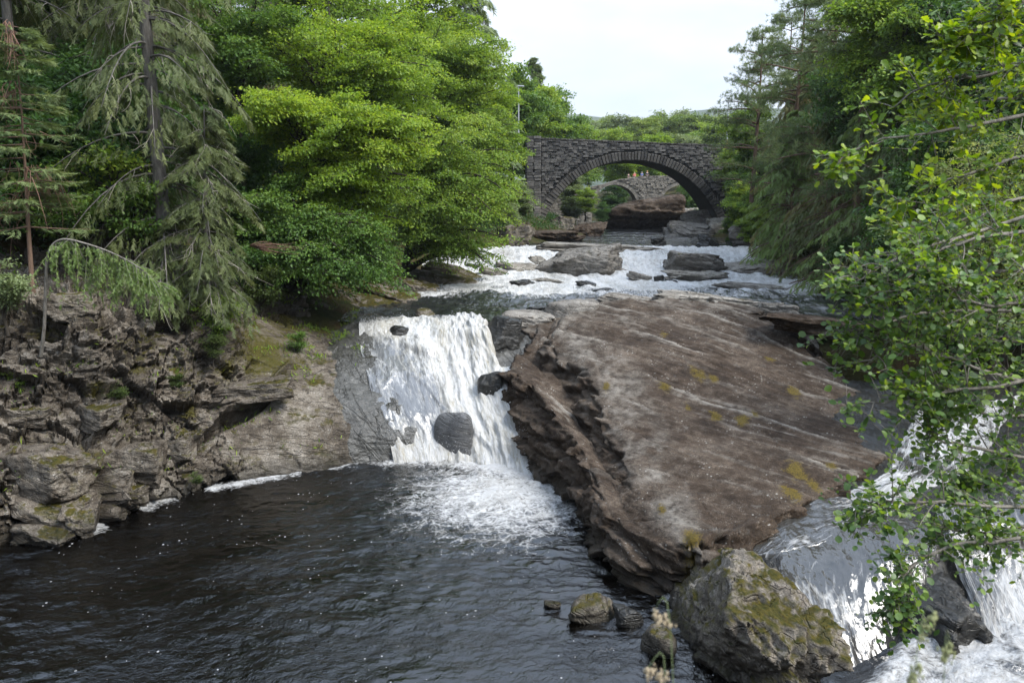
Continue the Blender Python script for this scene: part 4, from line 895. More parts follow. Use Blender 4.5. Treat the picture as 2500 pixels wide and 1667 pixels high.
def column_wall(name, xs, zlo, zhi, y0, y1, m, parent):
    """wall standing between zlo(x) and zhi(x), with front, back, top and underside"""
    n_ = len(xs); v_ = np.concatenate([np.stack([xs, np.full(n_, y0), zlo], -1), np.stack([xs, np.full(n_, y0), zhi], -1), np.stack([xs, np.full(n_, y1), zlo], -1), np.stack([xs, np.full(n_, y1), zhi], -1)])
    i = np.arange(n_ - 1); q_ = []
    q_.append(np.stack([i, i + 1, n_ + i + 1, n_ + i], -1)); q_.append(np.stack([3 * n_ + i, 3 * n_ + i + 1, 2 * n_ + i + 1, 2 * n_ + i], -1))
    q_.append(np.stack([n_ + i, n_ + i + 1, 3 * n_ + i + 1, 3 * n_ + i], -1)); q_.append(np.stack([2 * n_ + i, 2 * n_ + i + 1, i + 1, i], -1))
    ends = [[0, n_, 3 * n_, 2 * n_], [n_ - 1, 3 * n_ - 1, 4 * n_ - 1, 2 * n_ - 1][::1]]
    return obj(name, mesh_np(name, v_, quads=np.concatenate(q_ + [np.array(ends)]), smooth=False), m, parent)
def stones(parent, x0, x1, zlo, zhi_fn, inside, yf, rs, cmin, cmax, lmin, lmax, m_part, m_stuff, limit, seed, prefix='stone'):
    r = np.random.RandomState(seed); L_ = []; z = zlo
    zmax_ = max(float(zhi_fn(x0 + (x1 - x0) * f_ / 20)) for f_ in range(21))
    while z < zmax_:
        hh = r.uniform(cmin, cmax); x_ = x0 + r.uniform(-lmax, 0)
        while x_ < x1:
            ll = r.uniform(lmin, lmax); a, b = max(x_, x0), min(x_ + ll, x1)
            if b - a > 0.12:
                zt = min(float(zhi_fn((a + b) / 2)), z + hh)
                if zt - z > 0.08 and not any(inside(cx, cz) for cx in (a, b, (a + b) / 2) for cz in (z, zt)):
                    L_.append(((a + b) / 2, (z + zt) / 2, b - a, zt - z))
            x_ += ll
        z += hh
    L_.sort(key=lambda s: -s[2] * s[3])
    vars_ = []
    for k in range(6):
        v_, q_ = bevel_box(np.random.RandomState(seed + k)); vars_.append(mesh_np(prefix, v_, quads=q_, smooth=False))
    for k, (cx, cz, ww, hh) in enumerate(L_[:limit]):
        o = obj(prefix, vars_[k % 6], m_part, parent); dp = r.uniform(0.22, 0.36)
        o.location = (cx, yf + 0.1 - r.uniform(0, 0.15), cz); o.scale = (ww * 0.97, dp, hh * 0.94)
    V_, Q_, T_ = [], [], []
    for k, (cx, cz, ww, hh) in enumerate(L_[limit:]):
        v_, q_ = bevel_box(r); V_.append(v_ * [ww * 0.97, r.uniform(0.2, 0.34), hh * 0.94] + [cx, yf + 0.1 - r.uniform(0, 0.15), cz]); Q_.append(q_ + 12 * k); T_.append(np.full(len(q_), r.rand()))
    if V_:
        me_ = mesh_np(prefix + '_facing', np.concatenate(V_), quads=np.concatenate(Q_), smooth=False)
        fattr(me_, 'tone', np.concatenate(T_), 'FACE'); obj(prefix + '_facing', me_, m_stuff, parent, kind='stuff')
W_B = 7.5; RT = 0.95
bridge = empty('stone_arch_bridge', (0, 0, 0), 'dark grey stone road bridge with one wide round arch', 'bridge')
xs = np.unique(np.concatenate([np.linspace(xL, bl[0], 30), np.linspace(bl[0], br[0], 160), np.linspace(br[0], xR, 30)]))
dx2 = np.clip(cR ** 2 - (xs - cO[0]) ** 2, 0, None); zlo = np.where((xs > bl[0]) & (xs < br[0]), cO[1] + np.sqrt(dx2), 4.0)
column_wall('spandrel_core', xs, zlo, ztop(xs) - 0.12, YB + 0.08, YB + W_B, M_mortar, bridge)
# concrete barrel of the arch
aa = np.linspace(math.atan2(br[2] - cO[1], br[0] - cO[0]), math.atan2(bl[2] - cO[1], bl[0] - cO[0]), 90)
ring = np.stack([cO[0] + (cR - 0.03) * np.cos(aa), 0 * aa, cO[1] + (cR - 0.03) * np.sin(aa)], -1)
ring = np.vstack([[ring[0] - [0, 0, 3]], ring, [ring[-1] - [0, 0, 3]]])
v_ = np.concatenate([ring + [0, YB + 0.3, 0], ring + [0, YB + W_B + 0.1, 0]]); n_ = len(ring); i = np.arange(n_ - 1)
obj('arch_barrel', mesh_np('arch_barrel', v_, quads=np.stack([i, i + 1, n_ + i + 1, n_ + i], -1)), M_conc, bridge)
# ring of voussoirs
nv = 76; rv = np.random.RandomState(3)
aa = np.linspace(math.atan2(br[2] - cO[1], br[0] - cO[0]) - 0.03, math.atan2(bl[2] - cO[1], bl[0] - cO[0]) + 0.03, nv + 1)
for k in range(nv):
    a0, a1 = aa[k] + 0.003, aa[k + 1] - 0.003; ro = cR + RT * rv.uniform(0.9, 1.06); ri = cR - 0.05
    mid = np.array([cO[0] + (ri + ro) / 2 * math.cos((a0 + a1) / 2), YB, cO[1] + (ri + ro) / 2 * math.sin((a0 + a1) / 2)])
    pts = np.array([[cO[0] + r * math.cos(a), 0, cO[1] + r * math.sin(a)] for r, a in ((ri, a0), (ri, a1), (ro, a1), (ro, a0))])
    ctr = pts.mean(0); pr = rv.uniform(0.0, 0.12)
    v_ = np.concatenate([ctr + (pts - ctr) * 0.86 + [0, YB - pr - 0.10, 0], pts + [0, YB - pr - 0.05, 0], pts + [0, YB + 0.35, 0]]) - mid
    q_ = [[0, 3, 2, 1]]
    for b_ in (0, 4):
        for i in range(4): j = (i + 1) % 4; q_.append([b_ + i, b_ + j, b_ + 4 + j, b_ + 4 + i])
    obj('voussoir', mesh_np('voussoir', v_, quads=np.array(q_), smooth=False), M_vous, bridge, loc=mid)
inside = lambda x, z: (math.hypot(x - cO[0], z - cO[1]) < cR + RT + 0.02) or (bl[0] < x < br[0] and z < bl[2] - 0.05)
stones(bridge, xL + 1.75, xR, 6.0, lambda x: ztop(x) - 0.16, inside, YB, 0, 0.17, 0.29, 0.28, 0.8, M_bst, M_bst2, 300, 41)
# coping
x_ = xL; rv = np.random.RandomState(9)
while x_ < xR:
    ll = rv.uniform(0.5, 0.9); v_, q_ = bevel_box(rv, 0.1)
    o = obj('coping_stone', mesh_np('coping_stone', v_, quads=q_, smooth=False), M_vous, bridge); o.location = (x_ + ll / 2, YB + 0.2, float(ztop(x_ + ll / 2)) - 0.02 + rv.uniform(-0.02, 0.03)); o.scale = (ll * 0.97, 0.62, 0.2); x_ += ll
# pilaster at the left end
pil = obj('pilaster', None, None, bridge); pil.location = (xL + 0.85, YB - 0.35, 0)
zz = 3.5
rv = np.random.RandomState(19)
while zz < topL[2] + 0.1:
    hh = rv.uniform(0.26, 0.4)
    for sx_ in (0, 1):
        v_, q_ = bevel_box(rv, 0.09); wl = rv.uniform(0.75, 0.95)
        o = obj('quoin_stone', mesh_np('quoin_stone', v_, quads=q_, smooth=False), M_bst, pil); o.location = (-0.85 + (wl / 2 if sx_ == 0 else 1.7 - (1.7 - wl) / 2), 0.3 - rv.uniform(0, .06), zz + hh / 2); o.scale = ((wl if sx_ == 0 else 1.7 - wl) * 0.97, 0.8, hh * 0.95)
    zz += hh
# far parapet and roadway
column_wall('far_parapet', np.array([xL, xR]), ztop(np.array([xL, xR])) - 1.2, ztop(np.array([xL, xR])) - 0.02, YB + W_B - 0.45, YB + W_B + 0.06, M_mortar, bridge)

# old bridge
YO = 131.0
M_old = stone_mat('old_rubble_stone', (0.14, 0.128, 0.108), (0.34, 0.31, 0.265), (0.2, 0.2, 0.2), None, False)
M_old1 = stone_mat('old_rubble_block', (0.14, 0.128, 0.108), (0.34, 0.31, 0.265), (0.2, 0.2, 0.2), None, True)
M_oldm = stone_mat('old_bridge_mortar', (0.2, 0.185, 0.16), (0.27, 0.245, 0.21), (0.2, 0.2, 0.2), None)
old = empty('old_stone_bridge', (0, 0, 0), 'pale old rubble stone footbridge with two arches seen through the big arch', 'bridge')
def pxx(px, py=470): return WY(px, py, YO)[0]
def pz(py): return WY(1550, py, YO)[2]
ox0, ox1 = pxx(1330), pxx(1790)
def otop(x): return np.interp(x, [pxx(1330), pxx(1470), pxx(1510), pxx(1560), pxx(1640), pxx(1700), pxx(1760)], [pz(478), pz(449), pz(437), pz(430), pz(428), pz(434), pz(446)])
arcs = []
for (pa, pb, spr, crn) in ((1446, 1556, 493, 451), (1612, 1722, 493, 451)):
    a, b, c = np.array([pxx(pa), pz(spr)]), np.array([pxx(pb), pz(spr)]), np.array([pxx((pa + pb) / 2), pz(crn)])
    o_, r_o = circle3(a, b, c); arcs.append((a[0], b[0], o_, r_o, a[1]))
xs = np.linspace(ox0, ox1, 260); zlo = np.full(len(xs), 4.0)
for (a, b, o_, r_o, zs_) in arcs:
    m_ = (xs > a) & (xs < b); zlo[m_] = o_[1] + np.sqrt(np.clip(r_o ** 2 - (xs[m_] - o_[0]) ** 2, 0, None))
column_wall('spandrel_core', xs, zlo, otop(xs) - 0.1, YO + 0.05, YO + 4.5, M_oldm, old)
def oin(x, z):
    return any((a < x < b and (z < zs_ or math.hypot(x - o_[0], z - o_[1]) < r_o + 0.45)) for (a, b, o_, r_o, zs_) in arcs)
stones(old, ox0, ox1, 6.0, lambda x: otop(x) - 0.05, oin, YO, 0, 0.2, 0.32, 0.25, 0.6, M_old1, M_old, 120, 77)
for (a, b, o_, r_o, zs_) in arcs:
    av = np.linspace(math.atan2(zs_ - o_[1], b - o_[0]), math.atan2(zs_ - o_[1], a - o_[0]), 33)
    for k in range(32):
        pts = np.array([[o_[0] + r * math.cos(x), 0, o_[1] + r * math.sin(x)] for r, x in ((r_o - .03, av[k] + .004), (r_o - .03, av[k + 1] - .004), (r_o + .42, av[k + 1] - .004), (r_o + .42, av[k] + .004))]); ctr = pts.mean(0)
        v_ = np.concatenate([pts + [0, YO - 0.06, 0], pts + [0, YO + 0.3, 0]]) - ctr; q_ = [[0, 3, 2, 1]] + [[i, (i + 1) % 4, 4 + (i + 1) % 4, 4 + i] for i in range(4)]
        obj('voussoir', mesh_np('voussoir', v_, quads=np.array(q_), smooth=False), M_old1, old, loc=ctr)

# lamp posts
def simple_mat(name, c, rough=0.6, metal=0.0):
    t = NT(name); n_ = t.noise(t.coords(), 9, 4, 0.6)
    return t.done(t.bsdf(t.mix(n_, tuple(x * 0.8 for x in c), tuple(min(1, x * 1.2) for x in c)), rough))
M_steel = simple_mat('galvanised_steel', (0.33, 0.35, 0.36), 0.5); M_rust = simple_mat('orange_paint', (0.5, 0.27, 0.10), 0.7)
def tubes(paths, radii, sides=6):
    """paths (B,n,3), radii (B,n) -> verts, quads"""
    paths = np.asarray(paths, float); radii = np.asarray(radii, float); B, n, _ = paths.shape
    T = np.gradient(paths, axis=1); T /= np.maximum(np.linalg.norm(T, axis=2), 1e-9)[..., None]
    ref = np.where(np.abs(T[..., 2:3]) > 0.9, np.array([1.0, 0, 0]), np.array([0, 0, 1.0]))
    U_ = np.cross(T, ref); U_ /= np.linalg.norm(U_, axis=2)[..., None]; V_ = np.cross(T, U_)
    a = np.linspace(0, 2 * np.pi, sides, endpoint=False)
    ringp = paths[:, :, None] + radii[:, :, None, None] * (U_[:, :, None] * np.cos(a)[None, None, :, None] + V_[:, :, None] * np.sin(a)[None, None, :, None])
    v_ = ringp.reshape(-1, 3); idx = np.arange(B * n * sides).reshape(B, n, sides)
    q_ = np.stack([idx[:, :-1], np.roll(idx, -1, 2)[:, :-1], np.roll(idx, -1, 2)[:, 1:], idx[:, 1:]], -1).reshape(-1, 4)
    return v_, q_
def lamp(px, ytop, ybase, Y, label, arm):
    b_, t_ = WY(px, ybase, Y), WY(px, ytop, Y); H = t_[2] - b_[2]
    e = empty('lamp_post', b_ - [0, 0, 1.5], label, 'lamp post')
    H += 1.5
    v_, q_ = tubes([[[0, 0, 0], [0, 0, 1.0], [0, 0, H * 0.5], [0, 0, H]]], [[.11, .10, .085, .07]], 10); obj('pole', mesh_np('pole', v_, quads=q_), M_steel, e)
    v_, q_ = tubes([[[0, 0, 0], [0, 0, .7], [0, 0, 1.4], [0, 0, 2.2]]], [[.14, .14, .14, .13]], 10); obj('base_sleeve', mesh_np('base_sleeve', v_, quads=q_), M_rust if arm else M_steel, e)
    v_, q_ = bevel_box(None, 0.2); o = obj('lantern', mesh_np('lantern', v_ * [0.9, 0.3, 0.16], quads=q_, smooth=False), M_steel, e); o.location = (0.2, 0, H + 0.05)
    if arm:
        v_, q_ = tubes([[[0, 0, H * 0.55], [1.3, 0, H * 0.46], [2.6, 0, H * 0.30], [3.6, 0, H * .15]]], [[.035, .03, .03, .03]], 6); obj('stay_wire', mesh_np('stay_wire', v_, quads=q_), M_steel, e)
lamp(1266, 212, 345, 98, 'tall grey lamp post behind the left end of the dark bridge, among trees', False)
lamp(1774, 250, 356, 98, 'grey lamp post with orange base at the right end of the dark bridge', True)

# people on the old bridge
def person(px, H, shirt, hair, yaw, label):
    Yp = YO + 1.6; x_ = WY(px, 425, Yp)[0]; base = float(otop(np.array([x_]))[0]) - 0.95
    e = empty('person', (x_, Yp, base), label, 'person'); e.rotation_euler = (0, 0, yaw)
    s = H / 1.75
    J = {'pel': (0, 0, .95), 'sp': (0, 0, 1.15), 'ch': (0, -.01, 1.36), 'nk': (0, 0, 1.49), 'hd': (0, -.02, 1.58), 'ht': (0, -.02, 1.72), 'sl': (.19, 0, 1.42), 'el': (.25, -.03, 1.14), 'wl': (.2, -.26, 1.05), 'fl': (.17, -.36, 1.06),
         'sr': (-.19, 0, 1.42), 'er': (-.25, -.03, 1.14), 'wr': (-.2, -.26, 1.05), 'fr': (-.17, -.36, 1.06), 'hl': (.1, 0, .9), 'kl': (.1, -.02, .5), 'al': (.1, 0, .08), 'tl': (.1, -.17, .04), 'hr': (-.1, 0, .9), 'kr': (-.1, -.02, .5), 'ar': (-.1, 0, .08), 'tr': (-.1, -.17, .04)}
    R_ = {'pel': .15, 'sp': .135, 'ch': .155, 'nk': .06, 'hd': .095, 'ht': .08, 'sl': .065, 'el': .045, 'wl': .033, 'fl': .03, 'hl': .09, 'kl': .06, 'al': .045, 'tl': .04}
    E_ = [('pel', 'sp'), ('sp', 'ch'), ('ch', 'nk'), ('nk', 'hd'), ('hd', 'ht'), ('ch', 'sl'), ('sl', 'el'), ('el', 'wl'), ('wl', 'fl'), ('ch', 'sr'), ('sr', 'er'), ('er', 'wr'), ('wr', 'fr'), ('pel', 'hl'), ('hl', 'kl'), ('kl', 'al'), ('al', 'tl'), ('pel', 'hr'), ('hr', 'kr'), ('kr', 'ar'), ('ar', 'tr')]
    def skin(name, keys, grow, m):
        ks = [k for k in J if k in keys]; me_ = bpy.data.meshes.new(name)
        me_.from_pydata([tuple(c * s for c in J[k]) for k in ks], [(ks.index(a), ks.index(b)) for a, b in E_ if a in ks and b in ks], [])
        o = obj(name, me_, m, e); md = o.modifiers.new('skin', 'SKIN'); o.modifiers.new('sub', 'SUBSURF').levels = 1
        for k, sv in zip(ks, me_.skin_vertices[0].data):
            r = R_.get(k, R_.get(k[:-1] + 'l', .05)) * s + grow; sv.radius = (r, r * 0.85); sv.use_root = (k == ks[0])
        return o
    skin('body', list(J), 0, M_skin)
    skin('shirt', ['pel', 'sp', 'ch', 'sl', 'el', 'sr', 'er'], .015, shirt)
    skin('trousers', ['pel', 'hl', 'kl', 'al', 'hr', 'kr', 'ar'], .012, M_trs)
    D_, Q_ = cube_sphere(8); h_ = D_ * np.array([.105, .115, .12]) * s; h_[:, 2] = np.maximum(h_[:, 2], -0.04) + 1.64 * s; h_[:, 1] += 0.012
    obj('hair', mesh_np('hair', h_, quads=Q_), hair, e)
M_skin = simple_mat('skin', (0.5, 0.32, 0.24)); M_trs = simple_mat('dark_trousers', (0.03, 0.03, 0.045), 0.9)
person(1534.5, 1.66, simple_mat('brown_jacket', (0.06, 0.045, 0.035)), simple_mat('brown_hair', (0.09, 0.05, 0.03)), 0.5, 'person in a dark brown jacket on the old bridge, leftmost of four')
person(1549, 1.7, simple_mat('red_shirt', (0.62, 0.16, 0.13)), simple_mat('fair_hair', (0.4, 0.27, 0.15)), -0.3, 'person in a red shirt leaning on the old bridge parapet')
person(1567, 1.68, simple_mat('blue_jacket', (0.10, 0.15, 0.33)), simple_mat('grey_hair', (0.15, 0.14, 0.14)), 2.9, 'person in a blue jacket on the old bridge')
person(1580, 1.8, simple_mat('black_jacket', (0.02, 0.022, 0.03)), simple_mat('ginger_hair', (0.42, 0.2, 0.09)), 0.2, 'person with ginger hair in a black jacket on the old bridge, rightmost')
# ------------------------------------------------------------------ foliage
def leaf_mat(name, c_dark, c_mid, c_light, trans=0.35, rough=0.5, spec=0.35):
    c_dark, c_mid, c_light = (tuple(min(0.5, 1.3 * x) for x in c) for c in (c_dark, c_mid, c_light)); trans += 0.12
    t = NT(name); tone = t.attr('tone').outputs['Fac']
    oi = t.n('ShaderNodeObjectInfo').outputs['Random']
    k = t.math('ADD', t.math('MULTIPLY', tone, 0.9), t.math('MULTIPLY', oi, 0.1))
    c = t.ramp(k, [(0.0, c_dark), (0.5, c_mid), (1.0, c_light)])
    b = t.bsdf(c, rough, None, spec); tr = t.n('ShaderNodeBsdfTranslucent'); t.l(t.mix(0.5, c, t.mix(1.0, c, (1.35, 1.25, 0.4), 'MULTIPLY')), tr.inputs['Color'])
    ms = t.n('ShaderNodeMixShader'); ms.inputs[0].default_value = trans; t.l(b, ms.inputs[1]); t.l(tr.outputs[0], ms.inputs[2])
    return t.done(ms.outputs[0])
def bark_mat(name, a, b, scale=6.0):
    t = NT(name); v = t.coords(scale=(1, 1, 0.25)); n_ = t.noise(v, scale, 5, 0.7)
    return t.done(t.bsdf(t.ramp(n_, [(0.32, a), (0.68, b)]), 0.9, t.bump(n_, 0.9, 0.05), 0.2))
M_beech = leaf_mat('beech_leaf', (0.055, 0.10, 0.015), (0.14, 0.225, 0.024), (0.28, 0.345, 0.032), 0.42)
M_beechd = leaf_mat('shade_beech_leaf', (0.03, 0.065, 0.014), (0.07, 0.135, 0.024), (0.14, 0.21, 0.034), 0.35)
M_ash = leaf_mat('ash_leaf', (0.045, 0.09, 0.018), (0.125, 0.205, 0.028), (0.25, 0.31, 0.04), 0.38)
M_far = leaf_mat('far_tree_leaf', (0.05, 0.09, 0.025), (0.11, 0.165, 0.04), (0.2, 0.24, 0.06), 0.35)
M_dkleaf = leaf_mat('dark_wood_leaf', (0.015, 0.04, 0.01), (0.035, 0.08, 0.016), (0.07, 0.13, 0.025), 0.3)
M_willow = leaf_mat('willow_leaf', (0.07, 0.1, 0.045), (0.13, 0.17, 0.075), (0.2, 0.24, 0.11), 0.3)
M_spruce = leaf_mat('spruce_needle', (0.028, 0.042, 0.014), (0.06, 0.078, 0.024), (0.115, 0.125, 0.042), 0.2, 0.6)
M_pine = leaf_mat('pine_needle', (0.045, 0.07, 0.03), (0.10, 0.14, 0.055), (0.18, 0.21, 0.085), 0.25, 0.55)
M_brownc = leaf_mat('brown_green_needle', (0.06, 0.056, 0.022), (0.125, 0.12, 0.042), (0.21, 0.18, 0.075), 0.25, 0.6)
M_larch = leaf_mat('larch_needle', (0.06, 0.10, 0.03), (0.12, 0.18, 0.05), (0.2, 0.26, 0.08), 0.3)
M_birch = leaf_mat('birch_leaf', (0.05, 0.075, 0.02), (0.12, 0.155, 0.04), (0.24, 0.26, 0.10), 0.35)
M_fern = leaf_mat('fern_frond', (0.022, 0.038, 0.009), (0.048, 0.075, 0.016), (0.09, 0.12, 0.03), 0.3)
M_twig = simple_mat('grey_dead_twig', (0.26, 0.235, 0.19), 0.9)
M_rtwig = simple_mat('russet_dead_twig', (0.16, 0.09, 0.06), 0.9)
M_bark = bark_mat('dark_bark', (0.018, 0.015, 0.011), (0.06, 0.05, 0.038))
M_sbark = bark_mat('spruce_bark', (0.055, 0.05, 0.045), (0.15, 0.14, 0.125), 9)
M_pbark = bark_mat('pine_bark', (0.075, 0.05, 0.036), (0.175, 0.115, 0.082), 7)
M_abark = bark_mat('alder_bark', (0.10, 0.09, 0.075), (0.24, 0.22, 0.19), 14)

def unit(v): return v / np.maximum(np.linalg.norm(v, axis=-1), 1e-9)[..., None]
def leaves_mesh(name, pos, d, nrm, length, width, tone, fold=0.18):
    """folded diamond leaves: 4 vertices, 2 triangles each"""
    d = unit(d); s = unit(np.cross(d, nrm)); n_ = np.cross(s, d); N_ = len(pos); l = length[:, None]; w = width[:, None]
    V = np.stack([pos, pos + d * l * 0.45 + s * w * 0.5 + n_ * w * fold, pos + d * l, pos + d * l * 0.45 - s * w * 0.5 + n_ * w * fold], 1).reshape(-1, 3)
    b = np.arange(N_) * 4; T = np.stack([np.stack([b, b + 1, b + 2], -1), np.stack([b, b + 2, b + 3], -1)], 1).reshape(-1, 3)
    me_ = mesh_np(name, V, tris=T, smooth=False); fattr(me_, 'tone', np.repeat(np.clip(tone, 0, 1), 2), 'FACE'); return me_
def bez(a, c, b, n):
    t = np.linspace(0, 1, n)[None, :, None]; return (1 - t) ** 2 * a[:, None] + 2 * t * (1 - t) * c[:, None] + t ** 2 * b[:, None]
def at_t(path, t):
    n = path.shape[1]; f = t * (n - 1); i = np.minimum(f.astype(int), n - 2); f = (f - i)[..., None]; r = np.arange(len(path))
    if t.ndim == 1: return path[r, i] * (1 - f) + path[r, i + 1] * f
    return path[r[:, None], i] * (1 - f) + path[r[:, None], i + 1] * f
def make_broadleaf(seed, H, crowns, nb=34, ns=11, nsp=5, nl=16, leaf=0.16, spread=0.33, trunk_r=0.28, lean=(0, 0), droop=0.25, sub_len=1.7, tone_hi=0.0, flat=0.22, trunk_top=0.75, bark_rough=0.0):
    """crowns: list of (centre, radii) in metres above the foot. returns trunk mesh, crown mesh"""
    r = np.random.RandomState(seed)
    tt = np.linspace(0, 1, 10); tp = np.stack([lean[0] * tt ** 1.3 + 0.25 * np.sin(tt * 5 + seed) * tt, lean[1] * tt ** 1.3 + 0.2 * np.cos(tt * 4 + seed) * tt, H * trunk_top * tt - 0.6 * (1 - tt)], -1)
    tr = trunk_r * (1 - 0.8 * tt); tr[0] *= 1.5
    wts = np.array([c[1][0] * c[1][1] + c[1][0] * c[1][2] for c in crowns], float); wts /= wts.sum()
    ci = r.choice(len(crowns), nb, p=wts); cc = np.array([crowns[i][0] for i in ci], float); rr = np.array([crowns[i][1] for i in ci], float)
    dv = unit(r.normal(size=(nb, 3)) * [1, 1, 0.9]); rad = r.uniform(0.45, 1.0, nb) ** 0.6
    tip = cc + dv * rr * rad[:, None]
    ts = np.clip((tip[:, 2] - 0.25 * np.hypot(tip[:, 0], tip[:, 1])) / (H * trunk_top), 0.12, 0.97) * r.uniform(0.75, 1.0, nb)
    st = np.stack([np.interp(ts, tt, tp[:, a]) for a in range(3)], -1)
    ln = np.linalg.norm(tip - st, axis=1)
    ctl = (st + tip) / 2 + np.stack([0 * ln, 0 * ln, ln * r.uniform(0.10, 0.3, nb)], -1) + r.normal(size=(nb, 3)) * 0.08 * ln[:, None]
    tip2 = tip - np.stack([0 * ln, 0 * ln, ln * droop * 0.4], -1)
    P = bez(st, ctl, tip2, 9)
    rb = np.interp(ts, tt, tr)[:, None] * 0.6 * np.linspace(1, 0.12, 9)[None] + 0.012
    v1, q1 = tubes(tp[None], tr[None], 9); v2, q2 = tubes(P, rb, 5)
    # side shoots in a spreading plane
    tq = np.sort(r.uniform(0.25, 1.0, (nb, ns)), 1); B0 = at_t(P, tq); B1 = at_t(P, np.clip(tq + 0.06, 0, 1)); B1m = at_t(P, np.clip(tq - 0.06, 0, 1)); ax_ = unit(B1 - B1m)
    lat = unit(np.cross(ax_, np.array([0, 0, 1.0]))) * np.where(np.arange(ns) % 2 == 0, 1, -1)[None, :, None]
    sl = sub_len * (1.15 - tq * 0.75) * r.uniform(0.6, 1.2, (nb, ns)) * np.clip(ln / 3.5, 0.45, 1.3)[:, None]
    sd = unit(lat * r.uniform(0.5, 1.1, (nb, ns))[..., None] + ax_ * r.uniform(0.3, 0.9, (nb, ns))[..., None] + r.normal(size=(nb, ns, 3)) * 0.18)
    S0 = B0.reshape(-1, 3); sd = sd.reshape(-1, 3); sl = sl.ravel(); S2 = S0 + sd * sl[:, None] - np.stack([0 * sl, 0 * sl, sl * droop], -1)
    SP = bez(S0, (S0 + S2) / 2 + np.array([0, 0, 0.12]) * sl[:, None], S2, 4)
    v3, q3 = tubes(SP, np.linspace(0.018, 0.004, 4)[None] * np.ones((len(SP), 1)), 3)
    # leaf sprays along shoots
    M_ = len(SP); tsp = r.uniform(0.2, 1.05, (M_, nsp)); C_ = at_t(SP, np.clip(tsp, 0, 1)).reshape(-1, 3); dirs = np.repeat(unit(S2 - S0), nsp, 0)
    tonec = np.repeat(r.uniform(0.2, 0.8, nb), ns * nsp) * 0.5 + r.uniform(0, 0.5, len(C_))
    K = len(C_); off = r.normal(size=(K, nl, 3)) * spread
    latd = unit(np.cross(dirs, np.array([0, 0, 1.0]))); upd = np.cross(latd, dirs)
    lp = C_[:, None] + dirs[:, None] * off[..., :1] + latd[:, None] * off[..., 1:2] + upd[:, None] * off[..., 2:3] * flat
    ld = dirs[:, None] * 0.7 + unit(off) * np.array(1.0) + r.normal(size=(K, nl, 3)) * 0.35 - np.array([0, 0, 0.35])
    nn = upd[:, None] + r.normal(size=(K, nl, 3)) * 0.38
    ls = leaf * r.uniform(0.6, 1.3, (K, nl)); zr_ = (C_[:, 2] - C_[:, 2].min()) / max(1e-6, np.ptp(C_[:, 2])); tonec = tonec + 0.30 * (zr_ - 0.5)     # leaf tone runs lighter and yellower towards the crown top
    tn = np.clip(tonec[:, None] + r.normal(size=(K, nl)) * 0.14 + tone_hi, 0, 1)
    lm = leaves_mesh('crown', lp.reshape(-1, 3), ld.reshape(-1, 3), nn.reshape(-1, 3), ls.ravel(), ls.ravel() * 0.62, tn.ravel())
    nq1, nq2 = len(v1), len(v1) + len(v2)
    wood = mesh_np('trunk', np.concatenate([v1, v2, v3]), quads=np.concatenate([q1, q2 + nq1, q3 + nq2]))
    return wood, lm
def needle_mesh(name, pos, d, nrm, length, width, tone, per=7, spreadA=0.75, r=None):
    """feathery twigs: a bundle of slim triangles pointing forward along each twig"""
    N_ = len(pos); d = unit(d); s = unit(np.cross(d, nrm)); n_ = np.cross(s, d)
    t0 = np.tile(np.linspace(0, 0.8, per), (N_, 1)); sg = np.where(np.arange(per) % 2 == 0, 1.0, -1.0)[None] * r.uniform(0.5, 1.2, (N_, per)); up = r.normal(size=(N_, per)) * 0.4
    b0 = pos[:, None] + d[:, None] * (t0 * length[:, None])[..., None]
    dd = unit(d[:, None] + s[:, None] * (sg * spreadA)[..., None] + n_[:, None] * (up * spreadA)[..., None]); nl_ = (length[:, None] * r.uniform(0.3, 0.55, (N_, per)))[..., None]
    side = unit(np.cross(dd, n_[:, None] + 0.01)) * (width[:, None] * 0.5)[..., None]
    V = np.stack([b0 - side, b0 + side, b0 + dd * nl_], 2).reshape(-1, 3); T = np.arange(len(V)).reshape(-1, 3)
    me_ = mesh_np(name, V, tris=T, smooth=False); fattr(me_, 'tone', np.repeat(np.clip(tone, 0, 1), per), 'FACE'); return me_
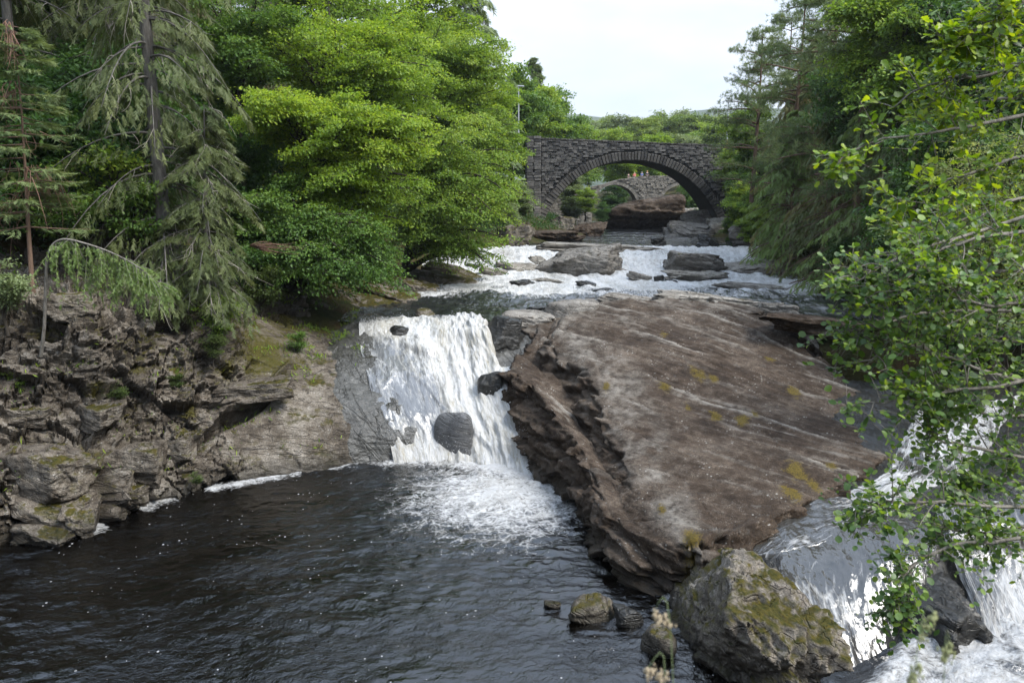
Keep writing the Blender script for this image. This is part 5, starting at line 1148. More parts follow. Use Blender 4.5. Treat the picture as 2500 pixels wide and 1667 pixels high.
def make_conifer(seed, H, z0, Lmax, nb=70, ntw=30, twig=0.42, wid=0.05, per=7, trunk_r=0.28, droop=0.35, hang=0.6, bare=0.15, shape=0.9, side=None, dead=0, upturn=0.1, top_cut=1.0, tone_hi=0.0):
    r = np.random.RandomState(seed); tt = np.linspace(0, 1, 12); tp = np.stack([0.1 * np.sin(tt * 4 + seed), 0.1 * np.cos(tt * 3 + seed), H * tt - 0.6 * (1 - tt)], -1); tr = trunk_r * (1 - 0.92 * tt); tr[0] *= 1.35
    hz = z0 + (H * top_cut - z0) * r.uniform(0, 1, nb) ** 1.0; fr = (hz - z0) / (H - z0); L_ = Lmax * (np.clip(1 - fr, 0.02, 1) ** shape) * r.uniform(0.6, 1.1, nb) + 0.25
    a = r.uniform(0, 2 * np.pi, nb) if side is None else r.normal(side[0], side[1], nb)
    hd = np.stack([np.cos(a), np.sin(a), 0 * a], -1); st = np.stack([np.interp(hz / H, tt, tp[:, 0]), np.interp(hz / H, tt, tp[:, 1]), hz], -1)
    en = st + hd * L_[:, None] - np.array([0, 0, 1]) * (L_ * droop * r.uniform(0.6, 1.4, nb))[:, None]
    ct = st + hd * (L_ * 0.5)[:, None] + np.array([0, 0, 1]) * (L_ * upturn)[:, None]
    P = bez(st, ct, en, 8); rb = (0.010 + 0.018 * L_)[:, None] * np.linspace(1, 0.15, 8)[None]
    v1, q1 = tubes(tp[None], tr[None], 10); v2, q2 = tubes(P, rb * 0.8, 4)
    tq = bare + (1 - bare) * r.uniform(0, 1, (nb, ntw)) ** 0.8; B0 = at_t(P, tq); axd = unit(at_t(P, np.clip(tq + .05, 0, 1)) - at_t(P, np.clip(tq - .05, 0, 1)))
    lat = unit(np.cross(axd, np.array([0, 0, 1.0]))) * r.choice([-1, 1], (nb, ntw))[..., None]
    sp_ = (L_[:, None] * 0.26 * (1.15 - tq) + 0.10)[..., None] * r.uniform(0, 1, (nb, ntw, 1))
    base = B0 + lat * sp_ + axd * sp_ * 0.4 - np.array([0, 0, 1]) * sp_ * hang * 0.8
    td = axd * 0.6 + lat * 0.6 * r.uniform(0.2, 1, (nb, ntw, 1)) + np.array([0, 0, -1]) * hang * r.uniform(0.5, 1.3, (nb, ntw, 1)) + r.normal(size=(nb, ntw, 3)) * 0.15
    ln = twig * r.uniform(0.6, 1.3, (nb, ntw)); tn = np.clip(0.25 + 0.3 * r.uniform(size=(nb, 1)) + 0.35 * tq * r.uniform(0.4, 1, (nb, ntw)) + tone_hi, 0, 1)
    nm = needle_mesh('crown', base.reshape(-1, 3), td.reshape(-1, 3), np.tile([0, 0, 1.0], (nb * ntw, 1)) + r.normal(size=(nb * ntw, 3)) * 0.3, ln.ravel(), np.full(nb * ntw, wid), tn.ravel(), per, 0.75, r)
    wood = mesh_np('trunk', np.concatenate([v1, v2]), quads=np.concatenate([q1, q2 + len(v1)]))
    twigs = None
    if dead:     # bare drooping dead twigs
        k = r.randint(0, nb, dead); tq = r.uniform(0.1, 0.95, dead); b = at_t(P[k], tq); L2 = r.uniform(0.4, 1.5, dead)
        e_ = b + hd[k] * (L2 * 0.35)[:, None] + r.normal(size=(dead, 3)) * 0.25 - np.array([0, 0, 1]) * (L2 * 0.9)[:, None]; m_ = (b + e_) / 2 + r.normal(size=(dead, 3)) * 0.22
        pp = bez(b, m_, e_, 6); b2 = at_t(pp, np.full(dead, 0.45)); e2 = b2 + r.normal(size=(dead, 3)) * 0.3 - np.array([0, 0, .35]); pp2 = bez(b2, (b2 + e2) / 2 + r.normal(size=(dead, 3)) * .1, e2, 6)
        va, qa = tubes(np.concatenate([pp, pp2]), np.concatenate([np.tile(np.linspace(.016, .004, 6), (dead, 1)), np.tile(np.linspace(.009, .003, 6), (dead, 1))]), 3)
        twigs = mesh_np('dead_twigs', va, quads=qa)
    return wood, nm, twigs
def make_pine(seed, H, z0, Lmax, nb=26, nsub=9, tuft=0.34, per=16, trunk_r=0.26, droop=0.1, wid=0.02, lean=0.0, ncl=4, cl=0.3):
    """Scots pine: bare reddish stem, tufted needle clouds on the branch ends"""
    r = np.random.RandomState(seed); tt = np.linspace(0, 1, 12); tp = np.stack([lean * tt ** 1.5 + 0.2 * np.sin(tt * 4 + seed), 0.15 * np.cos(tt * 3 + seed), H * tt - 0.6 * (1 - tt)], -1); tr = trunk_r * (1 - 0.88 * tt); tr[0] *= 1.3
    hz = z0 + (H - z0) * r.uniform(0, 1, nb); fr = (hz - z0) / (H - z0); L_ = Lmax * np.sqrt(np.clip(1.02 - fr ** 1.6, 0.02, 1)) * r.uniform(0.6, 1.1, nb) + 0.3
    a = r.uniform(0, 2 * np.pi, nb); hd = np.stack([np.cos(a), np.sin(a), 0 * a], -1); st = np.stack([np.interp(hz / H, tt, tp[:, i]) for i in range(3)], -1)
    en = st + hd * L_[:, None] + np.array([0, 0, 1]) * (L_ * r.uniform(-droop, 0.25, nb))[:, None]; ct = (st + en) / 2 + np.array([0, 0, 1]) * (L_ * 0.12)[:, None] + r.normal(size=(nb, 3)) * 0.15
    P = bez(st, ct, en, 8); rb = (0.012 + 0.02 * L_)[:, None] * np.linspace(1, 0.2, 8)[None]
    v1, q1 = tubes(tp[None], tr[None], 10); v2, q2 = tubes(P, rb, 5)
    tq = r.uniform(0.35, 1.0, (nb, nsub)); B0 = at_t(P, tq).reshape(-1, 3); dd = unit(np.repeat(hd, nsub, 0) + r.normal(size=(nb * nsub, 3)) * [0.8, 0.8, 0.35] + [0, 0, 0.2]); sl = r.uniform(0.3, 1.1, nb * nsub) * np.repeat(np.clip(L_ / 3, 0.5, 1.2), nsub)
    S2 = B0 + dd * sl[:, None]; SP = bez(B0, (B0 + S2) / 2 + [0, 0, 0.06], S2, 4); v3, q3 = tubes(SP, np.linspace(.02, .007, 4)[None] * np.ones((len(SP), 1)), 3)
    C_ = (S2[:, None] - dd[:, None] * (sl[:, None, None] * r.uniform(0, 0.75, (len(S2), ncl, 1))) + r.normal(size=(len(S2), ncl, 3)) * [cl, cl, cl * 0.5]).reshape(-1, 3)
    K = len(C_); ndv = unit(r.normal(size=(K, per, 3)) + np.repeat(dd, ncl, 0)[:, None] * 0.6 + [0, 0, 0.5]); s_ = unit(np.cross(ndv, r.normal(size=(K, per, 3)))) * wid * 0.5; b0 = C_[:, None] + 0.03 * ndv
    V = np.stack([b0 - s_, b0 + s_, b0 + ndv * tuft * r.uniform(0.7, 1.1, (K, per, 1))], 2).reshape(-1, 3)
    me_ = mesh_np('crown', V, tris=np.arange(len(V)).reshape(-1, 3), smooth=False); tn = np.clip(np.repeat(r.uniform(0.15, 0.75, nb), nsub * ncl) + r.normal(size=K) * 0.12, 0, 1); fattr(me_, 'tone', np.repeat(tn, per), 'FACE')
    return mesh_np('trunk', np.concatenate([v1, v2, v3]), quads=np.concatenate([q1, q2 + len(v1), q3 + len(v1) + len(v2)])), me_

def plant(name, wood, crown, loc, mw, mc, label, cat='tree', group=None, rot=0.0, scale=1.0, twigs=None, mt=None):
    e = empty(name, loc, label, cat, group); e.rotation_euler = (0, 0, rot); e.scale = (scale,) * 3 if np.isscalar(scale) else scale
    if wood is not None: obj('trunk', wood, mw, e)
    o = bpy.data.objects.new('crown', crown); col.objects.link(o); o.parent = e
    if len(crown.materials) == 0: crown.materials.append(mc)
    elif crown.materials[0] != mc: o.material_slots[0].link = 'OBJECT'; o.material_slots[0].material = mc
    if twigs is not None: obj('dead_twigs', twigs, mt, e, kind='stuff')
    return e
def foot(px, Y, dz=0.0):
    x_ = WP(px, Y, 8)[0]; z_ = tz(x_, Y); x_ = WP(px, Y, z_)[0]; return np.array([x_, Y, tz(x_, Y) + dz])
# ------------------------------------------------------------------ trees, left bank
def crowns_at(base, specs):
    return [(WY(px, py, Y) - base, (rx, ry, rz)) for (px, py, Y, rx, ry, rz) in specs]
def beech(name, seed, base, specs, mat, label, **kw):
    cr = crowns_at(base, specs); H = max(c[0][2] + c[1][2] * 0.7 for c in cr)
    lean = kw.pop('lean', (cr[0][0][0] * 0.8, cr[0][0][1] * 0.8))
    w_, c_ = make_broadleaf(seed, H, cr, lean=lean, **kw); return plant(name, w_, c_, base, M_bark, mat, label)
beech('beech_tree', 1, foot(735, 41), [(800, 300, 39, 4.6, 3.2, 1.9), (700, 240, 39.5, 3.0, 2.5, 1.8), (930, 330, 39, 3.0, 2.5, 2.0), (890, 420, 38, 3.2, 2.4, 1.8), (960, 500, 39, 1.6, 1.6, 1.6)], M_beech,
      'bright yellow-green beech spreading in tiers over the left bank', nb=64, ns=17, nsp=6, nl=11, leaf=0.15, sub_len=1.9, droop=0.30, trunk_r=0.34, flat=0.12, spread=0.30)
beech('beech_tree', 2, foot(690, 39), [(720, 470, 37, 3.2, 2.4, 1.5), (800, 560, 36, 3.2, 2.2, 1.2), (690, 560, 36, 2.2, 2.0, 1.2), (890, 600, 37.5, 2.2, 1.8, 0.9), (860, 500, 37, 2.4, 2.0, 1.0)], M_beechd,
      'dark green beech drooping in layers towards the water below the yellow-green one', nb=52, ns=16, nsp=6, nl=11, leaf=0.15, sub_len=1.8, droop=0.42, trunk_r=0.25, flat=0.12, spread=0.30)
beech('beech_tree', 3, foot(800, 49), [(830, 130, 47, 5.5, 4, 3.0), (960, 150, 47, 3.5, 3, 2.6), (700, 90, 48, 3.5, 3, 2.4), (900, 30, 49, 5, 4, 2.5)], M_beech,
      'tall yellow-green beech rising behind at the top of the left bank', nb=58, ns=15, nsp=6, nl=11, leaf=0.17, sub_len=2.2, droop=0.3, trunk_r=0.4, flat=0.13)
beech('beech_tree', 4, foot(985, 54), [(1090, 330, 52, 4.2, 3.5, 3.2), (1120, 470, 50, 3.8, 3, 2.8), (1180, 400, 51, 3.2, 2.8, 2.6), (1020, 440, 50, 2.6, 2.4, 2.2), (1160, 560, 50, 2.0, 1.8, 1.6), (1060, 540, 50, 2.6, 2, 1.4)], M_ash,
      'mid green beech leaning over the rapids beside the stone bridge', nb=70, ns=16, nsp=5, nl=12, leaf=0.16, sub_len=1.9, droop=0.4, trunk_r=0.34, flat=0.14)
beech('beech_tree', 5, foot(1010, 64), [(1080, 180, 62, 5.5, 4, 4), (1160, 240, 62, 4, 3.5, 3.5), (1000, 230, 61, 4, 3.5, 3), (1120, 90, 63, 5, 4, 3)], M_ash,
      'tall pale green ash on the left skyline above the rapids', nb=75, ns=12, nsp=5, nl=13, leaf=0.2, sub_len=1.9, droop=0.3, trunk_r=0.42)
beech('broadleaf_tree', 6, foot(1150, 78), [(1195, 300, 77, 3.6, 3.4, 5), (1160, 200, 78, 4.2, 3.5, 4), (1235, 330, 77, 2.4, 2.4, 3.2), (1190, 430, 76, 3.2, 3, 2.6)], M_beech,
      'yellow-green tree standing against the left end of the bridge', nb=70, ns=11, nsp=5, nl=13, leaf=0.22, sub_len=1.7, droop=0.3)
beech('broadleaf_tree', 7, foot(590, 46), [(600, 60, 45, 4, 3, 4), (520, 130, 45, 3, 3, 3), (640, 170, 44, 3, 2.5, 2.5)], M_beechd,
      'green tree between the grey spruce and the yellow-green beech', nb=55, ns=11, nsp=4, nl=13, leaf=0.18, sub_len=1.6)
beech('broadleaf_tree', 8, foot(760, 66), [(700, -60, 65, 6, 4, 6), (850, -40, 65, 6, 4, 5), (560, -30, 64, 5, 4, 6)], M_ash,
      'tall green tree crowning the left bank at the top of the picture', nb=60, ns=11, nsp=4, nl=13, leaf=0.24, sub_len=2.2, trunk_r=0.4)
beech('broadleaf_tree', 9, foot(980, 72), [(1000, 0, 71, 6, 4, 5), (1090, 20, 71, 4, 4, 4), (930, 80, 70, 5, 4, 4)], M_beech,
      'tall yellow-green tree at the top left of the sky gap', nb=60, ns=11, nsp=4, nl=13, leaf=0.24, sub_len=2.2, trunk_r=0.4)
# spruces
w_, c_, t_ = make_conifer(21, 27, 0.4, 3.6, nb=150, ntw=64, twig=0.42, wid=0.045, per=8, trunk_r=0.33, droop=0.55, hang=1.0, bare=0.2, shape=0.35, dead=420, upturn=0.05)
plant('spruce_tree', w_, c_, WY(405, 672, 31.5) - [0, 0, 0.5], M_sbark, M_spruce, 'big grey-trunked spruce with ragged drooping branches on the cliff top', rot=0.4, twigs=t_, mt=M_twig)
w_, c_, t_ = make_conifer(22, 12, 1.2, 2.3, nb=70, ntw=40, twig=0.5, wid=0.04, per=9, trunk_r=0.13, droop=0.75, hang=0.9, shape=0.5, dead=160, bare=0.15)
plant('spruce_tree', w_, c_, WY(520, 715, 30.6) - [0, 0, 0.4], M_sbark, M_spruce, 'half-dead spruce with hanging brown twigs right of the big grey trunk', scale=(1, 1, 0.62), twigs=t_, mt=M_twig)
w_, c_, t_ = make_conifer(23, 9.6, 3.0, 1.9, nb=70, ntw=34, twig=0.34, wid=0.03, per=10, trunk_r=0.10, droop=0.05, hang=0.15, shape=0.55, upturn=-0.05, dead=0)
wd, _, tw = make_conifer(24, 9.6, 2.4, 1.3, nb=16, ntw=2, trunk_r=0.02, droop=0.3, dead=90)
plant('pine_sapling', w_, c_, WY(92, 748, 27.2) - [0, 0, 0.3], M_pbark, M_pine, 'slim young pine with a bare lower stem at the left edge of the cliff', twigs=tw, mt=M_rtwig)
SPP = [make_conifer(30 + k, 24, 5 + 2 * k, 3.4, nb=90, ntw=34, twig=0.55, wid=0.06, per=7, trunk_r=0.3, droop=0.5, hang=0.8, shape=0.5, dead=120) for k in range(2)]
for k, (px, Y) in enumerate([(52, 36), (150, 42), (305, 40), (352, 45), (-60, 44), (230, 54), (470, 52), (640, 58)]):
    w_, c_, t_ = SPP[k % 2]
    lab = ['dark straight spruce trunk behind the young pine', 'dark spruce trunk second from the left behind', 'grey spruce trunk just left of the big one', 'thin spruce trunk close left of the big grey one'][k] if k < 4 else 'dark spruce deep in the left wood'
    plant('spruce_tree', w_, c_, foot(px, Y, -0.3), M_sbark, M_spruce, lab, rot=k * 1.3, scale=0.95 + 0.07 * (k % 3), twigs=t_, mt=M_twig, group=None if k < 4 else 'spruces deep in the left wood')
w_, c_, t_ = make_conifer(35, 26, 3, 5.0, nb=120, ntw=40, twig=0.8, wid=0.1, per=8, trunk_r=0.35, droop=0.2, hang=0.9, shape=0.8, upturn=0.1)
plant('spruce_tree', w_, c_, foot(1142, 84), M_sbark, M_pine, 'dark spruce on the skyline above the left end of the bridge', rot=1.0, scale=1.15)
# dark leafy understorey
UND = [make_broadleaf(60 + k, 7, [((0, 0, 4.2), (3.2, 3.0, 2.4)), ((0.8, -0.6, 2.2), (2.6, 2.4, 1.6))], nb=46, ns=10, nsp=4, nl=13, leaf=0.17, sub_len=1.3, trunk_r=0.14, droop=0.35) for k in range(3)]
r_ = np.random.RandomState(4)
for k, (px, Y) in enumerate([(-40, 33), (150, 35), (260, 34.5), (20, 40), (120, 45), (230, 43), (340, 38), (480, 40), (420, 47), (560, 41), (60, 52), (300, 56), (540, 56), (180, 60), (-80, 58), (700, 54), (-150, 38), (860, 60), (760, 66)]):
    w_, c_ = UND[k % 3]
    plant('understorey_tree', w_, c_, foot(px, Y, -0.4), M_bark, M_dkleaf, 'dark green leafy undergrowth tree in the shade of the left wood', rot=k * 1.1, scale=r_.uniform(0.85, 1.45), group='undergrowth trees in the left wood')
# shrubs on the cliff
SHR = [make_broadleaf(80 + k, 1.5, [((0, 0, 0.8), (0.75, 0.6, 0.55))], nb=16, ns=7, nsp=3, nl=9, leaf=0.075, spread=0.13, sub_len=0.4, trunk_r=0.035, droop=0.2) for k in range(3)]
for k, (px, py, Y, sc, m, lab) in enumerate([(530, 800, 29.6, 1.25, M_ash, 'yellow-green sapling growing from the middle of the cliff'), (725, 850, 32.5, 0.7, M_beechd, 'small leafy bush on the mossy slope left of the fall'), (10, 730, 25.5, 1.4, M_willow, 'grey-green willow bush at the left edge'),
       (250, 500, 31.0, 2.3, M_ash, 'bright green bush behind the drooping larch'), (330, 590, 31.0, 2.2, M_beechd, 'leafy bush left of the big grey trunk'), (160, 560, 30.5, 2.2, M_beechd, 'dark leafy bush by the young pine stem'), (520, 860, 28.9, 0.7, M_fern, 'small green plant in a crack of the cliff'), (430, 945, 28.2, 0.5, M_fern, 'little fern clump low on the cliff'),
       (285, 970, 26.7, 0.6, M_fern, 'little green tuft among the cliff blocks'), (40, 935, 25.2, 0.55, M_ash, 'grassy tuft at the left edge of the cliff'), (640, 735, 34.5, 1.5, M_fern, 'dark fern clump above the mossy slope'), (480, 1175, 26.4, 0.35, M_fern, 'tiny green plant just above the pool'), (610, 700, 35.0, 1.7, M_dkleaf, 'shaded bush under the dark beech'), (420, 760, 29.6, 0.8, M_ash, 'small yellow bush on the cliff top')]):
    w_, c_ = SHR[k % 3]; plant('shrub', w_, c_, WY(px, py, Y) - [0, 0, 0.25 * sc], M_bark, m, lab, cat='shrub', rot=k * 2.1, scale=sc)
# grass and small plants rooted on the ledges of the cliff
cv = CG.reshape(-1, 3); cn = grid_normals(CG).reshape(-1, 3); cn = np.where(cn[:, 2:3] < 0, -cn, cn); rq = np.random.RandomState(77)
wt = np.clip(cn[:, 2] - 0.45, 0, 1) * sstep(-0.05, 0.35, fbm(cv * 0.8 + 9, 3)) * (cv[:, 2] > 0.8) * (cv[:, 0] < -6.5); ids = rq.choice(len(cv), 5200, p=wt / wt.sum())
gp = cv[ids] + rq.normal(size=(5200, 3)) * [0.05, 0.05, 0.0]; gd = unit(rq.normal(size=(5200, 3)) * [0.7, 0.7, 0.3] + [0, -0.2, 0.75]); gl = rq.uniform(0.06, 0.26, 5200)
obj('ledge_grass', leaves_mesh('ledge_grass', gp, gd, rq.normal(size=(5200, 3)), gl, gl * 0.22, rq.uniform(0.1, 1, 5200)), M_ash, label='tufts of grass and small plants on the cliff ledges', cat='grass', kind='stuff')
# drooping larch sapling: stem rises, bends over and hangs
stem = np.array([WY(px, py, Y) for px, py, Y in ((100, 870, 25.4), (108, 800, 25.2), (112, 700, 25.1), (118, 620, 25.0), (150, 585, 24.9), (220, 598, 24.8), (290, 625, 24.8), (350, 660, 24.8), (385, 692, 24.9))]); b_ = stem[0].copy()
rl = np.random.RandomState(6); SPc = resample(stem, 40)[None] - b_
v1, q1 = tubes(SPc, np.linspace(0.06, 0.008, 40)[None], 7)
tq = rl.uniform(0.42, 1, 95); bb = at_t(np.repeat(SPc, 95, 0), tq); hl = rl.uniform(0.6, 2.1, 95) * np.interp(tq, [0.42, .6, 1], [0.9, 1.1, 0.45]); ee = bb + rl.normal(size=(95, 3)) * [0.3, 0.3, 0.05] + np.array([0.18, 0, 0]) - np.array([0, 0, 1]) * hl[:, None]
pp = bez(bb, (bb + ee) / 2 + rl.normal(size=(95, 3)) * 0.1 + [0.1, 0, 0.1], ee, 6); v2, q2 = tubes(pp, np.tile(np.linspace(.010, .003, 6), (95, 1)), 3)
tt_ = rl.uniform(0.05, 1, (95, 46)); bp_ = at_t(pp, tt_).reshape(-1, 3)
nmesh = needle_mesh('crown', bp_, np.tile([0.1, 0, -1.0], (len(bp_), 1)) + rl.normal(size=(len(bp_), 3)) * 0.5, rl.normal(size=(len(bp_), 3)), np.full(len(bp_), 0.13), np.full(len(bp_), 0.018), rl.uniform(0.2, 0.9, len(bp_)), 7, 0.9, rl)
plant('larch_sapling', mesh_np('trunk', np.concatenate([v1, v2]), quads=np.concatenate([q1, q2 + len(v1)])), nmesh, b_, M_abark, M_larch, 'young larch bent over at the cliff edge with hanging pale green fronds')
# dead branch spray low over the bank
rd = np.random.RandomState(8); b0 = WY(610, 600, 33.5); ends = np.array([WY(px, py, 33.2) for px, py in rd.uniform([640, 592], [745, 622], (26, 2))])
pp = bez(np.repeat(b0[None], 26, 0), (b0 + ends) / 2 + rd.normal(size=(26, 3)) * 0.12, ends, 7) - b0; v1, q1 = tubes(pp, np.tile(np.linspace(.018, .004, 7), (26, 1)), 4)
o = obj('dead_branch', mesh_np('dead_branch', v1, quads=q1), M_rtwig, label='bare russet dead branch sticking out under the dark beech', cat='branch', loc=b0)

# ------------------------------------------------------------------ far woods
FAR = [make_broadleaf(90 + k, 13, [((0, 0, 8), (4.4, 4.2, 4.4)), ((1.2 * (k - 1), 0, 4.5), (4.0, 3.6, 2.6))], nb=60, ns=9, nsp=4, nl=12, leaf=0.33, spread=0.45, sub_len=1.8, trunk_r=0.25, droop=0.25) for k in range(4)]
FL_ = [(1300, 205, 120, 1.25, M_ash, 'rounded green tree behind the left end of the bridge parapet'), (1345, 215, 130, 1.25, M_beechd, 'darker rounded green tree left above the bridge'), (1250, 175, 105, 1.25, M_beechd, 'green tree rising beside the left lamp post'), (1392, 285, 150, 1.0, M_ash, 'fresh green tree just right of the rounded dark one'),
       (1440, 320, 190, 1.0, M_far, 'small yellow-green tree low above the middle of the bridge'), (1425, 300, 240, 1.15, M_willow, 'grey-green tree under the blue hill'), (1480, 300, 260, 1.2, M_far, 'soft green tree below the right end of the hill'), (1525, 285, 240, 1.2, M_willow, 'tall grey-green tree right of the hill gap'),
       (1570, 290, 200, 1.0, M_far, 'pointed pale tree above the arch crown'), (1620, 280, 230, 1.3, M_far, 'yellow-green tree with a bushy top right of the middle'), (1660, 285, 250, 1.3, M_willow, 'pale feathery tree left of the right lamp post'), (1700, 280, 230, 1.3, M_far, 'tallest thin-topped tree near the right lamp post'),
       (1735, 295, 200, 1.2, M_ash, 'green tree directly left of the right lamp post'), (1780, 290, 190, 1.3, M_far, 'green tree behind the right lamp post'), (1500, 330, 165, 0.8, M_ash, 'low green tree close behind the bridge parapet'), (1600, 332, 160, 0.8, M_beech, 'low yellow-green bushy tree close behind the parapet'), (1680, 330, 160, 0.85, M_willow, 'low pale bushy tree close behind the parapet')]
for k, (px, ytop, Y, sc, m, lab) in enumerate(FL_):
    top = WY(px, ytop - 22, Y); w_, c_ = FAR[k % 4]; s_ = sc * (1.0 if Y < 140 else 1.25); plant('broadleaf_tree', w_, c_, top - [0, 0, 12.4 * s_], M_bark, m, lab, rot=k * 1.7, scale=s_)
# rows behind, so that no gap opens to either side
for k in range(26):
    px = 1180 + k * 26; Y = 270 + 40 * (k % 3); top = WY(px, 305 - 12 * (k % 4) + (14 if 1400 < px < 1590 else 0), Y); w_, c_ = FAR[k % 4]
    plant('broadleaf_tree', w_, c_, top - [0, 0, 12.4 * 1.4], M_bark, (M_far, M_willow, M_ash)[k % 3], 'soft green tree in the distant wood beyond the bridges', rot=k * 2.3, scale=1.4, group='distant wood beyond the bridges')
w_, c_, t_ = make_conifer(36, 22, 2, 3.6, nb=140, ntw=34, twig=0.9, wid=0.2, per=8, droop=0.15, hang=0.4, shape=0.9)
plant('spruce_tree', w_, c_, WY(1305, 140, 128) - [0, 0, 22], M_sbark, M_pine, 'pointed conifer above the rounded trees left of the bridge')
# foliage seen through and beside the arch
for k, (px, py, Y, sc, m, lab) in enumerate([(1430, 488, 108, 0.36, M_ash, 'green bush inside the arch at its left side'), (1395, 515, 104, 0.34, M_willow, 'leafy bush low inside the left of the arch'), (1400, 420, 150, 0.8, M_ash, 'tree seen under the arch left of the old bridge'), (1530, 398, 152, 0.8, M_beech, 'bright tree seen under the arch crown behind the people'), (1600, 398, 156, 0.8, M_ash, 'tree seen under the right half of the arch'),
       (1565, 400, 175, 1.0, M_beechd, 'darker tree under the arch crown exactly behind the people'), (1500, 480, 146, 0.6, M_dkleaf, 'dark bush seen through the left arch of the old bridge'), (1690, 470, 146, 0.6, M_beechd, 'bush seen through the right arch of the old bridge'), (1700, 500, 125, 0.35, M_beechd, 'bush hanging beside the right arch of the old bridge'), (1470, 520, 112, 0.3, M_dkleaf, 'dark scrub at the foot of the old bridge'), (1385, 455, 115, 0.55, M_willow, 'grey-green bush behind the left springing'),
       (1262, 480, 88, 0.42, M_willow, 'pale willow bush against the left pilaster of the bridge'), (1230, 530, 80, 0.4, M_willow, 'pale scrub on the rocks left of the bridge'), (1815, 505, 80, 0.5, M_ash, 'round green bush at the right springing of the bridge'), (1870, 505, 74, 0.55, M_beechd, 'green bush on the right bank beside the bridge'), (1790, 560, 82, 0.3, M_beechd, 'low green scrub above the pale right bank rocks'), (1840, 545, 72, 0.36, M_ash, 'leafy bush over the pale right bank rocks')]):
    w_, c_ = FAR[(k + 1) % 4]; plant('bush', w_, c_, WY(px, py, Y) - [0, 0, 7.0 * sc], M_bark, m, lab, cat='bush', rot=k * 1.9, scale=sc)

# ------------------------------------------------------------------ right bank
PN = [make_pine(120 + k, 20, 5 + k, 4.6, nb=40, nsub=10, tuft=0.36, per=15, wid=0.035, trunk_r=0.3, ncl=5, cl=0.34) for k in range(2)]
for k, (px, Y, ytop, sc, lab) in enumerate([(1960, 62, -30, 1.0, 'Scots pine leaning into the sky on the right skyline'), (1860, 74, 70, 0.95, 'Scots pine nearest the bridge with a branch reaching left'), (2140, 46, -190, 1.0, 'Scots pine with a red trunk at the top right'), (2060, 56, -120, 1.05, 'Scots pine between the red trunk and the skyline pine'), (1930, 84, 40, 1.0, 'Scots pine set back behind the skyline pine')]):
    top = WY(px, ytop, Y); w_, c_ = PN[k % 2]; plant('scots_pine', w_, c_, top - [0, 0, 20 * sc], M_pbark, M_pine, lab, rot=k * 1.4 + 2.0, scale=sc)
BC = [make_conifer(130 + k, 16, 0.6, 5.2, nb=120, ntw=44, twig=0.5, wid=0.06, per=8, trunk_r=0.24, droop=0.42, hang=0.75, shape=0.55, dead=70, bare=0.12, upturn=0.12) for k in range(3)]
for k, (px, Y, sc, m, lab) in enumerate([(1945, 68, 0.95, M_brownc, 'brownish drooping hemlock nearest the bridge on the right bank'), (1975, 62, 1.0, M_pine, 'dull green drooping hemlock above the right shore'), (2070, 55, 1.0, M_brownc, 'brown-tinged hemlock hanging low over the right of the rapids'), (2170, 49, 1.0, M_spruce, 'green hemlock behind the near leafy branch'), (2010, 72, 1.15, M_brownc, 'tall brownish conifer in the middle of the right bank'), (2120, 62, 1.2, M_pine, 'grey-green conifer on the slope of the right bank'),
       (2260, 44, 1.05, M_brownc, 'brown conifer at the right behind the oak leaves'), (1925, 59, 0.8, M_larch, 'low fresh green conifer hanging over the right shore of the rapids'), (2030, 52, 0.85, M_spruce, 'olive conifer leaning over the right shore'), (2120, 46, 0.85, M_larch, 'fresh green conifer closest behind the alder tips'), (2210, 42, 0.8, M_pine, 'grey-green conifer behind the alder'), (2330, 52, 1.3, M_spruce, 'dark conifer at the upper right'), (1965, 84, 1.0, M_spruce, 'conifer behind the hemlock nearest the bridge')]):
    w_, c_, t_ = BC[k % 3]; plant('hemlock_tree', w_, c_, foot(px, Y, -0.5), M_pbark, m, lab, rot=k * 0.9 + 2.5, scale=sc, twigs=t_, mt=M_rtwig)
for k, (px, py, Y, sc, m, lab) in enumerate([(2100, 250, 52, 0.75, M_dkleaf, 'dark leafy tree among the right conifers'), (2250, 130, 50, 0.95, M_beechd, 'leafy tree near the top right'), (2200, 60, 44, 0.8, M_ash, 'green beech spray at the top beside the red trunk'), (2400, 120, 42, 1.0, M_dkleaf, 'dark leafy tree in the top right corner'), (2480, 40, 50, 1.2, M_dkleaf, 'darkest tree in the far top right corner'), (1900, 590, 64, 0.4, M_beechd, 'green bush overhanging the right shore'), (2000, 620, 56, 0.45, M_spruce, 'dark bush hanging over the right of the rapids'), (2120, 620, 46, 0.5, M_dkleaf, 'dark bush over the right bank rocks'),
       (2240, 600, 40, 0.55, M_dkleaf, 'shaded bush behind the near leafy branch'), (1830, 300, 86, 0.7, M_ash, 'light green tree behind the pines'), (1800, 400, 92, 0.6, M_ash, 'green tree at the right end of the parapet'), (1850, 420, 84, 0.7, M_beechd, 'green tree beside the right end of the bridge'), (2330, 420, 34, 0.7, M_dkleaf, 'dark leafy tree behind the birch'), (2450, 600, 30, 0.6, M_dkleaf, 'dark bush behind the birch foot')]):
    w_, c_ = FAR[(k + 2) % 4] if Y > 60 else UND[k % 3]; hh = 8.0 if Y > 60 else 4.2; s_ = sc if Y > 60 else sc * 1.7
    plant('broadleaf_tree' if sc > 0.5 else 'bush', w_, c_, WY(px, py, Y) - [0, 0, hh * s_], M_bark, m, lab, cat='tree' if sc > 0.5 else 'bush', rot=k * 2.2, scale=s_)
